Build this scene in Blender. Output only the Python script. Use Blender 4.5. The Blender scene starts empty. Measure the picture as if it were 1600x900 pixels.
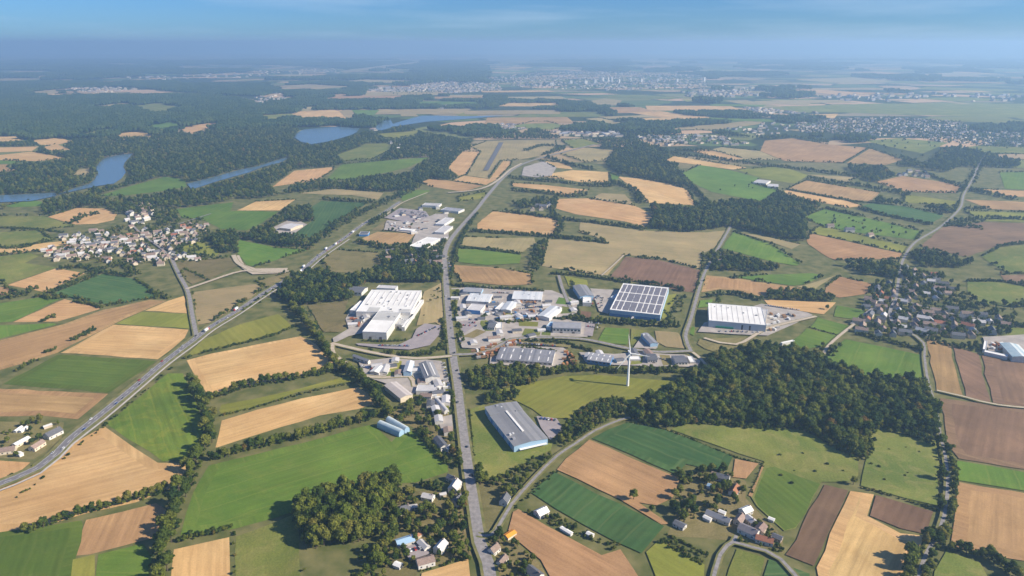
import bpy, bmesh, math, random
import numpy as np
from mathutils import Vector, Matrix

# ------------------------------------------------------------------ camera, sky, sun, exposure
SC = bpy.context.scene
C = SC.collection
H = 400.0                                   # flying height in metres
FPX, HORIZON = 1100.0, 68.0                 # focal length and horizon row of the 1600x900 photograph
PITCH = math.atan2(450 - HORIZON, FPX)
cam = bpy.data.cameras.new('camera')
cam.sensor_width = 36.0
cam.lens = 36.0 * FPX / 1600.0
cam.clip_start, cam.clip_end = 1.0, 120000.0
cam_o = bpy.data.objects.new('camera', cam); C.objects.link(cam_o)
cam_o.location = (0, 0, H)
cam_o.rotation_euler = (math.pi / 2 - PITCH, 0, 0)
SC.camera = cam_o

SUN_AZ, SUN_EL = math.radians(103), math.radians(33)     # azimuth clockwise from the view direction
world = bpy.data.worlds.new('World'); SC.world = world; world.use_nodes = True
wn = world.node_tree; wn.nodes.clear()
w_out = wn.nodes.new('ShaderNodeOutputWorld'); w_bg = wn.nodes.new('ShaderNodeBackground')
sky = wn.nodes.new('ShaderNodeTexSky'); sky.sky_type = 'NISHITA'; sky.sun_disc = False
sky.sun_elevation = SUN_EL; sky.sun_rotation = SUN_AZ
sky.altitude = 400; sky.air_density = 1.0; sky.dust_density = 0.2; sky.ozone_density = 5.0
w_bg.inputs['Strength'].default_value = 0.055
# thin streaks of high cloud
tc = wn.nodes.new('ShaderNodeTexCoord'); mp = wn.nodes.new('ShaderNodeMapping')
mp.inputs['Scale'].default_value = (2.2, 2.2, 26.0)
nz = wn.nodes.new('ShaderNodeTexNoise'); nz.inputs['Scale'].default_value = 1.6; nz.inputs['Detail'].default_value = 7
rp = wn.nodes.new('ShaderNodeValToRGB'); rp.color_ramp.elements[0].position = 0.5; rp.color_ramp.elements[1].position = 0.78
rp.color_ramp.elements[1].color = (0.45, 0.45, 0.45, 1)
mx = wn.nodes.new('ShaderNodeMixRGB'); mx.inputs['Color2'].default_value = (6.0, 7.6, 9.6, 1)
wn.links.new(tc.outputs['Generated'], mp.inputs['Vector']); wn.links.new(mp.outputs['Vector'], nz.inputs['Vector'])
wn.links.new(nz.outputs['Fac'], rp.inputs['Fac']); wn.links.new(rp.outputs['Color'], mx.inputs['Fac'])
tn = wn.nodes.new('ShaderNodeMixRGB'); tn.blend_type = 'MULTIPLY'; tn.inputs['Fac'].default_value = 1; tn.inputs['Color2'].default_value = (.42, .75, 1.24, 1)
wn.links.new(sky.outputs['Color'], tn.inputs['Color1']); wn.links.new(tn.outputs['Color'], mx.inputs['Color1']); wn.links.new(mx.outputs['Color'], w_bg.inputs['Color'])
wn.links.new(w_bg.outputs['Background'], w_out.inputs['Surface'])

sun = bpy.data.lights.new('sun', 'SUN'); sun.energy = 5.0; sun.angle = math.radians(0.5); sun.color = (1.0, 0.9, 0.74)
sun_o = bpy.data.objects.new('sun', sun); C.objects.link(sun_o)
sd = Vector((math.sin(SUN_AZ) * math.cos(SUN_EL), math.cos(SUN_AZ) * math.cos(SUN_EL), math.sin(SUN_EL)))
sun_o.rotation_euler = (-sd).to_track_quat('-Z', 'Y').to_euler(); sun_o.location = (600, -200, 900)

SC.view_settings.view_transform = 'Standard'; SC.view_settings.look = 'None'
SC.view_settings.exposure = 0.8; SC.view_settings.gamma = 1.0; SC.view_settings.use_curve_mapping = False
SC.render.engine = 'CYCLES'
SC.render.filter_size = 1.15
cy = SC.cycles
cy.use_denoising = True; cy.max_bounces = 4; cy.diffuse_bounces = 2; cy.glossy_bounces = 2
cy.transmission_bounces = 2; cy.volume_bounces = 2; cy.transparent_max_bounces = 4
cy.caustics_reflective = False; cy.caustics_refractive = False; cy.use_adaptive_sampling = True

random.seed(7); RNG = np.random.default_rng(7)
PI = math.pi

# ------------------------------------------------------------------ photograph pixel -> point of the ground plane
def G(x, y, z=0.0):
    up = 450 - y
    dx = x - 800; dy = FPX * math.cos(PITCH) + up * math.sin(PITCH); dz = -FPX * math.sin(PITCH) + up * math.cos(PITCH)
    t = (H - z) / -dz
    return Vector((dx * t, dy * t, z))
def pts(s):
    v = [float(a) for a in s.replace(',', ' ').split()]
    return [(v[i], v[i + 1]) for i in range(0, len(v), 2)]
def ext(p):
    x, y = p
    if x <= 1: x = -70
    if x >= 1599: x = 1670
    if y >= 898: y = 965
    return (x, y)
def poly(s): return [G(*ext(p)) for p in pts(s)]

# ------------------------------------------------------------------ materials
def mat(name, col, rough=0.85, spec=0.2, metal=0.0):
    m = bpy.data.materials.new(name); m.use_nodes = True
    b = m.node_tree.nodes['Principled BSDF']
    b.inputs['Base Color'].default_value = (*col, 1); b.inputs['Roughness'].default_value = rough
    b.inputs['Specular IOR Level'].default_value = spec; b.inputs['Metallic'].default_value = metal
    return m
def nodes(m):
    nt = m.node_tree
    def N(t, **k):
        n = nt.nodes.new(t)
        for a, v in k.items():
            if a in n.inputs.keys(): n.inputs[a].default_value = v
            else: setattr(n, a, v)
        return n
    return nt, N, nt.links.new, nt.nodes['Principled BSDF']
def mixc(N, L, fac, a, b, mode='MIX'):
    n = N('ShaderNodeMixRGB', blend_type=mode)
    for k, v in (('Fac', fac), ('Color1', a), ('Color2', b)):
        if isinstance(v, (int, float)): n.inputs[k].default_value = v
        elif isinstance(v, tuple): n.inputs[k].default_value = (*v, 1)
        else: L(v, n.inputs[k])
    return n.outputs['Color']
def ramp(N, L, src, p0, p1, v0=0.0, v1=1.0):
    n = N('ShaderNodeMapRange'); n.inputs['From Min'].default_value = p0; n.inputs['From Max'].default_value = p1
    n.inputs['To Min'].default_value = v0; n.inputs['To Max'].default_value = v1
    L(src, n.inputs['Value']); return n.outputs['Result']
def spot_mat(name, c1, c2, scale, rough=0.85, detail=6, spec=0.2):
    m = mat(name, c1, rough, spec); nt, N, L, b = nodes(m)
    t = N('ShaderNodeTexCoord'); n = N('ShaderNodeTexNoise', Scale=scale, Detail=detail)
    L(t.outputs['Object'], n.inputs['Vector'])
    L(mixc(N, L, ramp(N, L, n.outputs['Fac'], 0.35, 0.68), c1, c2), b.inputs['Base Color'])
    return m
def random_tint(m, hue=0.02, val=0.25):
    """a slight tint of its own for every object that wears the material"""
    nt, N, L, b = nodes(m)
    o = N('ShaderNodeObjectInfo'); h = N('ShaderNodeHueSaturation')
    L(ramp(N, L, o.outputs['Random'], 0, 1, 0.5 - hue, 0.5 + hue), h.inputs['Hue'])
    mul = N('ShaderNodeMath', operation='MULTIPLY'); mul.inputs[1].default_value = 7.13
    fr = N('ShaderNodeMath', operation='FRACT'); L(o.outputs['Random'], mul.inputs[0]); L(mul.outputs[0], fr.inputs[0])
    L(ramp(N, L, fr.outputs[0], 0, 1, 1 - val, 1 + val), h.inputs['Value'])
    bc = b.inputs['Base Color']
    if bc.is_linked: src = bc.links[0].from_socket; L(src, h.inputs['Color'])
    else: h.inputs['Color'].default_value = bc.default_value
    L(h.outputs['Color'], bc)
    return m
def field_mat(name, c1, c2, c3, streak=0.6, row=0.0, rowp=7.0, tram=0.0, patch=0.5, grain=0.25, val=0.12):
    """crop or soil: broad patches, streaks along the rows, rows, wheel tracks, grain"""
    m = mat(name, c1, 0.95, 0.05); nt, N, L, b = nodes(m)
    t = N('ShaderNodeTexCoord'); oi = N('ShaderNodeObjectInfo')
    off = N('ShaderNodeVectorMath', operation='ADD'); sc_ = N('ShaderNodeVectorMath', operation='SCALE')
    sc_.inputs[0].default_value = (931.0, 577.0, 0); L(oi.outputs['Random'], sc_.inputs['Scale'])
    L(t.outputs['Object'], off.inputs[0]); L(sc_.outputs['Vector'], off.inputs[1])
    v = off.outputs['Vector']
    big = N('ShaderNodeTexNoise', Scale=0.011, Detail=5, Roughness=0.6, Distortion=0.6); L(v, big.inputs['Vector'])
    col = mixc(N, L, ramp(N, L, big.outputs['Fac'], 0.36, 0.66), c1, c2)
    mid = N('ShaderNodeTexNoise', Scale=0.045, Detail=6, Roughness=0.65, Distortion=1.0); L(v, mid.inputs['Vector'])
    f = ramp(N, L, mid.outputs['Fac'], 0.48, 0.75, 0.0, patch); col = mixc(N, L, f, col, c3)
    mp = N('ShaderNodeMapping'); mp.inputs['Scale'].default_value = (0.006, 0.15, 1); L(v, mp.inputs['Vector'])
    st = N('ShaderNodeTexNoise', Scale=1.0, Detail=6, Roughness=0.72); L(mp.outputs['Vector'], st.inputs['Vector'])
    sm = N('ShaderNodeTexNoise', Scale=0.014, Detail=3); L(v, sm.inputs['Vector'])
    col = mixc(N, L, ramp(N, L, sm.outputs['Fac'], .35, .65, streak * .3, streak), col, mixc(N, L, ramp(N, L, st.outputs['Fac'], 0.3, 0.7), (0.56, 0.54, 0.5), (1.32, 1.3, 1.26)), 'MULTIPLY')
    dm = N('ShaderNodeTexNoise', Scale=0.006, Detail=4, Distortion=1.5); L(v, dm.inputs['Vector'])
    col = mixc(N, L, .8, col, mixc(N, L, ramp(N, L, dm.outputs['Fac'], 0.3, 0.7), (0.78, 0.8, 0.8), (1.18, 1.16, 1.12)), 'MULTIPLY')
    sx = N('ShaderNodeSeparateXYZ')
    wob = N('ShaderNodeTexNoise', Scale=0.02, Detail=2); L(v, wob.inputs['Vector'])
    wm = N('ShaderNodeVectorMath', operation='SCALE'); wm.inputs['Scale'].default_value = 9.0; L(wob.outputs['Color'], wm.inputs[0])
    wa = N('ShaderNodeVectorMath', operation='ADD'); L(v, wa.inputs[0]); L(wm.outputs['Vector'], wa.inputs[1])
    L(wa.outputs['Vector'], sx.inputs['Vector'])
    def lines(period, lo, hi):
        d = N('ShaderNodeMath', operation='DIVIDE'); d.inputs[1].default_value = period; L(sx.outputs['Y'], d.inputs[0])
        fr = N('ShaderNodeMath', operation='FRACT'); L(d.outputs[0], fr.inputs[0])
        pp = N('ShaderNodeMath', operation='PINGPONG'); pp.inputs[1].default_value = 0.5; L(fr.outputs[0], pp.inputs[0])
        return ramp(N, L, pp.outputs[0], lo, hi)
    br = N('ShaderNodeTexNoise', Scale=0.03, Detail=3); L(v, br.inputs['Vector'])
    brf = ramp(N, L, br.outputs['Fac'], 0.35, 0.6)
    if row:
        k = N('ShaderNodeMath', operation='MULTIPLY'); L(lines(rowp, 0.1, 0.4), k.inputs[0]); L(ramp(N, L, brf, 0, 1, row * 0.35, row), k.inputs[1])
        col = mixc(N, L, k.outputs[0], col, (0.6, 0.57, 0.52), 'MULTIPLY')
    if tram:
        k = N('ShaderNodeMath', operation='MULTIPLY'); L(lines(26.0, 0.49, 0.46), k.inputs[0])
        k.inputs[1].default_value = tram
        L(lines(26.0, 0.455, 0.475), k.inputs[0])
        col = mixc(N, L, k.outputs[0], col, c3)
    gr = N('ShaderNodeTexNoise', Scale=0.55, Detail=4, Roughness=0.8); L(v, gr.inputs['Vector'])
    col = mixc(N, L, grain, col, mixc(N, L, ramp(N, L, gr.outputs['Fac'], 0.3, 0.7), (0.45, 0.45, 0.42), (1.4, 1.4, 1.36)), 'MULTIPLY')
    L(col, b.inputs['Base Color'])
    return random_tint(m, 0.008, val)

FM = {
 'W': field_mat('wheat_stubble', (.54, .335, .15), (.63, .42, .2), (.43, .26, .11), .8, .1, 9, .35, .45, .25, .08),
 'T': field_mat('dry_stubble', (.38, .23, .115), (.46, .285, .14), (.29, .17, .08), .85, .18, 8, .3, .45, .3, .1),
 'B': field_mat('ploughed_soil', (.215, .135, .088), (.28, .175, .11), (.16, .1, .066), .8, .2, 9, .2, .45, .3, .1),
 'D': field_mat('dark_ploughed_soil', (.155, .093, .062), (.2, .12, .078), (.25, .15, .09), .5, .4, 8, 0, .3, .25, .08),
 'G': field_mat('green_crop', (.1, .18, .028), (.14, .215, .038), (.2, .235, .05), .6, .12, 12, .3, .45, .3, .12),
 'K': field_mat('dark_green_crop', (.085, .135, .024), (.115, .16, .03), (.145, .17, .04), .6, .25, 7, .25, .4, .3, .1),
 'E': field_mat('beet_crop', (.062, .125, .042), (.08, .15, .05), (.15, .18, .065), .5, .45, 8, .35, .3, .25, .1),
 'O': field_mat('yellowing_crop', (.2, .21, .04), (.265, .255, .055), (.15, .18, .035), .55, .2, 10, .15, .5, .3, .1),
 'M': field_mat('rough_meadow', (.125, .16, .036), (.21, .21, .055), (.28, .235, .09), .3, 0, 8, 0, .75, .55, .12),
 'P': field_mat('dry_grassland', (.33, .265, .135), (.39, .3, .15), (.25, .235, .095), .5, .15, 10, .15, .5, .3, .1),
 'S': field_mat('sunflower_crop', (.12, .19, .03), (.165, .22, .035), (.3, .29, .045), .75, .3, 9, .2, .6, .35, .05),
 'V': field_mat('scrubby_grass', (.19, .165, .07), (.25, .2, .095), (.1, .1, .035), .3, 0, 8, 0, .8, .5, .12),
}
FNAME = {'W': 'wheat_field', 'T': 'stubble_field', 'B': 'ploughed_field', 'D': 'ploughed_field', 'G': 'green_field', 'K': 'green_field',
         'E': 'beet_field', 'O': 'yellowing_field', 'M': 'meadow', 'P': 'dry_grass_field', 'S': 'sunflower_field', 'V': 'scrub_ground'}
M_asphalt = spot_mat('asphalt', (.2, .185, .18), (.31, .285, .275), .25, .9)
M_hwy = spot_mat('highway_asphalt', (.15, .14, .15), (.21, .195, .2), .25, .9)
M_asphalt_dark = spot_mat('dark_asphalt', (.1, .1, .11), (.15, .145, .15), .25, .9)
M_track = spot_mat('pale_gravel_track', (.42, .34, .25), (.5, .42, .32), .2, .95)
M_yard = spot_mat('yard_gravel', (.42, .37, .325), (.29, .26, .235), .06, .95, 10)
M_lot = spot_mat('parking_asphalt', (.27, .235, .24), (.33, .285, .28), .08, .9, 8)
M_verge = spot_mat('verge_grass', (.12, .13, .04), (.22, .19, .075), .12, .95, 8)
M_mark = mat('road_paint', (.8, .8, .78), .7)
M_conc = spot_mat('concrete_strip', (.5, .46, .42), (.4, .36, .32), .3, .9)

# ------------------------------------------------------------------ helpers for objects
def link(o, parent=None):
    C.objects.link(o)
    if parent is not None: o.parent = parent
    return o
def mesh_from(name, verts, faces, mats, fmat=None, smooth=False):
    me = bpy.data.meshes.new(name); me.from_pydata([tuple(v) for v in verts], [], faces)
    for m in (mats if isinstance(mats, (list, tuple)) else [mats]): me.materials.append(m)
    if fmat is not None: me.polygons.foreach_set('material_index', fmat)
    if smooth: me.polygons.foreach_set('use_smooth', [True] * len(me.polygons))
    me.update(); return me
def obj(name, me, parent=None, loc=None, rz=None):
    o = bpy.data.objects.new(name, me); link(o, parent)
    if loc is not None: o.location = loc
    if rz is not None: o.rotation_euler = (0, 0, rz)
    return o
def empty(name, loc, rz=0.0):
    o = bpy.data.objects.new(name, None); link(o); o.location = loc; o.rotation_euler = (0, 0, rz); o.empty_display_size = 1; return o
def tag(o, label, cat, group=None):
    o['label'] = label; o['category'] = cat
    if group: o['group'] = group
    return o
class MB:
    def __init__(s): s.v = []; s.f = []; s.m = []
    def box(s, x0, x1, y0, y1, z0, z1, m=0):
        b = len(s.v)
        s.v += [(x0, y0, z0), (x1, y0, z0), (x1, y1, z0), (x0, y1, z0), (x0, y0, z1), (x1, y0, z1), (x1, y1, z1), (x0, y1, z1)]
        for q in ((0, 3, 2, 1), (4, 5, 6, 7), (0, 1, 5, 4), (1, 2, 6, 5), (2, 3, 7, 6), (3, 0, 4, 7)):
            s.f.append(tuple(b + i for i in q)); s.m.append(m)
    def add(s, v, f, m=0):
        b = len(s.v); s.v += [tuple(p) for p in v]
        for q in f: s.f.append(tuple(b + i for i in q)); s.m.append(m)
    def ring(s, rings, m=0, cap=True):
        """rings: list of lists of points, same count"""
        b = len(s.v); n = len(rings[0])
        for r in rings: s.v += [tuple(p) for p in r]
        for k in range(len(rings) - 1):
            for i in range(n):
                j = (i + 1) % n; s.f.append((b + k * n + i, b + k * n + j, b + (k + 1) * n + j, b + (k + 1) * n + i)); s.m.append(m)
        if cap:
            s.f.append(tuple(b + i for i in reversed(range(n)))); s.m.append(m)
            s.f.append(tuple(b + (len(rings) - 1) * n + i for i in range(n))); s.m.append(m)
    def mesh(s, name, mats, smooth=False): return mesh_from(name, s.v, s.f, mats, s.m, smooth)
    def build(s, name, mats, parent=None, loc=None, rz=None): return obj(name, s.mesh(name, mats), parent, loc, rz)

# ------------------------------------------------------------------ ground to the horizon
gm = mat('far_countryside', (.1, .11, .04), .95, .05); nt, N, L, b = nodes(gm)
t = N('ShaderNodeTexCoord'); v0 = t.outputs['Object']
wob = N('ShaderNodeTexNoise', Scale=0.0012, Detail=3); L(v0, wob.inputs['Vector'])
ws = N('ShaderNodeVectorMath', operation='SCALE'); ws.inputs['Scale'].default_value = 260.0; L(wob.outputs['Color'], ws.inputs[0])
wa = N('ShaderNodeVectorMath', operation='ADD'); L(v0, wa.inputs[0]); L(ws.outputs['Vector'], wa.inputs[1])
mp = N('ShaderNodeMapping'); mp.inputs['Rotation'].default_value = (0, 0, .3); mp.inputs['Scale'].default_value = (1 / 420., 1 / 260., 1); L(wa.outputs['Vector'], mp.inputs['Vector'])
vo = N('ShaderNodeTexVoronoi', Scale=1.0); vo.voronoi_dimensions = '2D'; L(mp.outputs['Vector'], vo.inputs['Vector'])
sep = N('ShaderNodeSeparateColor'); L(vo.outputs['Color'], sep.inputs['Color'])
cr = N('ShaderNodeValToRGB'); L(sep.outputs['Red'], cr.inputs['Fac']); cr.color_ramp.interpolation = 'CONSTANT'
stops = [(0, (.035, .05, .02)), (.42, (.1, .14, .045)), (.56, (.17, .18, .06)), (.68, (.4, .28, .16)), (.8, (.5, .33, .19)), (.9, (.26, .21, .12))]
while len(cr.color_ramp.elements) < len(stops): cr.color_ramp.elements.new(0.5)
for e_, (p_, c_) in zip(cr.color_ramp.elements, stops): e_.position = p_; e_.color = (*c_, 1)
ve = N('ShaderNodeTexVoronoi', Scale=1.0, feature='DISTANCE_TO_EDGE'); ve.voronoi_dimensions = '2D'; L(mp.outputs['Vector'], ve.inputs['Vector'])
patchy = mixc(N, L, ramp(N, L, ve.outputs['Distance'], 0.02, 0.06), (.03, .045, .018), cr.outputs['Color'])
# the traced land near the camera lies on plain verge grass; the patchwork begins past it
sx = N('ShaderNodeSeparateXYZ'); L(v0, sx.inputs['Vector'])
near = N('ShaderNodeTexNoise', Scale=0.05, Detail=8); L(v0, near.inputs['Vector'])
near_c = mixc(N, L, ramp(N, L, near.outputs['Fac'], .35, .68), (.085, .1, .03), (.19, .17, .07))
far_f = ramp(N, L, sx.outputs['Y'], 2300, 2900)
L(mixc(N, L, far_f, near_c, patchy), b.inputs['Base Color'])
EXT = 30000.0
gv = []; gf = []
me = mesh_from('ground', [(-EXT, -3000, 0), (EXT, -3000, 0), (EXT, EXT, 0), (-EXT, EXT, 0)], [(0, 1, 2, 3)], gm)
go = obj('ground', me); go['kind'] = 'structure'

ZI = [0.06]
def nz_():
    ZI[0] += 0.005; return ZI[0]
HEDGED = []
SIGHT = []                                   # land and water seen over the trees in front of it
EXCL = []                                    # polygons (numpy) where no wood grows
def inside(P, q):
    x, y = P[:, 0], P[:, 1]; r = np.zeros(len(P), bool); j = len(q) - 1
    for i in range(len(q)):
        xi, yi = q[i]; xj, yj = q[j]
        c = ((yi > y) != (yj > y)) & (x < (xj - xi) * (y - yi) / ((yj - yi) or 1e-9) + xi)
        r ^= c; j = i
    return r
def area2(w): return sum(w[i].x * w[(i + 1) % len(w)].y - w[(i + 1) % len(w)].x * w[i].y for i in range(len(w))) / 2
def inset(w, d):
    a0 = area2(w); sg = 1 if a0 > 0 else -1; o = []
    for i in range(len(w)):
        e0 = (w[i] - w[i - 1]).normalized(); e1 = (w[(i + 1) % len(w)] - w[i]).normalized(); n0 = Vector((-e0.y, e0.x, 0)); n1 = Vector((-e1.y, e1.x, 0)); m_ = n0 + n1
        if m_.length < .5: return None
        m_ = m_.normalized(); o.append(w[i] + m_ * (sg * d / max(.45, m_.dot(n0))))
    for i in range(len(w)):
        if (o[(i + 1) % len(w)] - o[i]).dot(w[(i + 1) % len(w)] - w[i]) <= 0: return None
    return o if abs(a0) > 7000 and .3 < area2(o) / a0 < .97 else None
def in_poly_any(c):
    P = np.array([(c.x, c.y)]); return any(inside(P, q)[0] for q in EXCL)
def sheet(name, w, m, z, ang=None, jit=0.0, kind=True, parent=None):
    """flat sheet of ground; local x runs along its longest side"""
    if jit:
        o = []
        for i, a in enumerate(w):
            b_ = w[(i + 1) % len(w)]; d = b_ - a; n = max(1, min(14, int(d.length / 22))); pr = Vector((-d.y, d.x, 0)).normalized()
            for k in range(n):
                p = a + d * (k / n)
                if k: p = p + pr * random.gauss(0, jit * min(1.0, d.length / 60))
                o.append(p)
        w = o
    if ang is None:
        L_ = 0; ang = 0
        src = w
        for i in range(len(src)):
            j = (i + max(1, len(src) // 6)) % len(src); d = src[j] - src[i]
            if d.length > L_: L_ = d.length; ang = math.atan2(d.y, d.x)
    c = sum(w, Vector()) / len(w); R = Matrix.Rotation(-ang, 3, 'Z')
    loc = [R @ (p - c) for p in w]
    area = sum(loc[i].x * loc[(i + 1) % len(loc)].y - loc[(i + 1) % len(loc)].x * loc[i].y for i in range(len(loc)))
    idx = list(range(len(loc)))
    if area < 0: idx.reverse()
    o = obj(name, mesh_from(name, [(p.x, p.y, 0) for p in loc], [tuple(idx)], m), parent, (c.x, c.y, z), ang)
    if kind: o['kind'] = 'structure'
    return o
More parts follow.
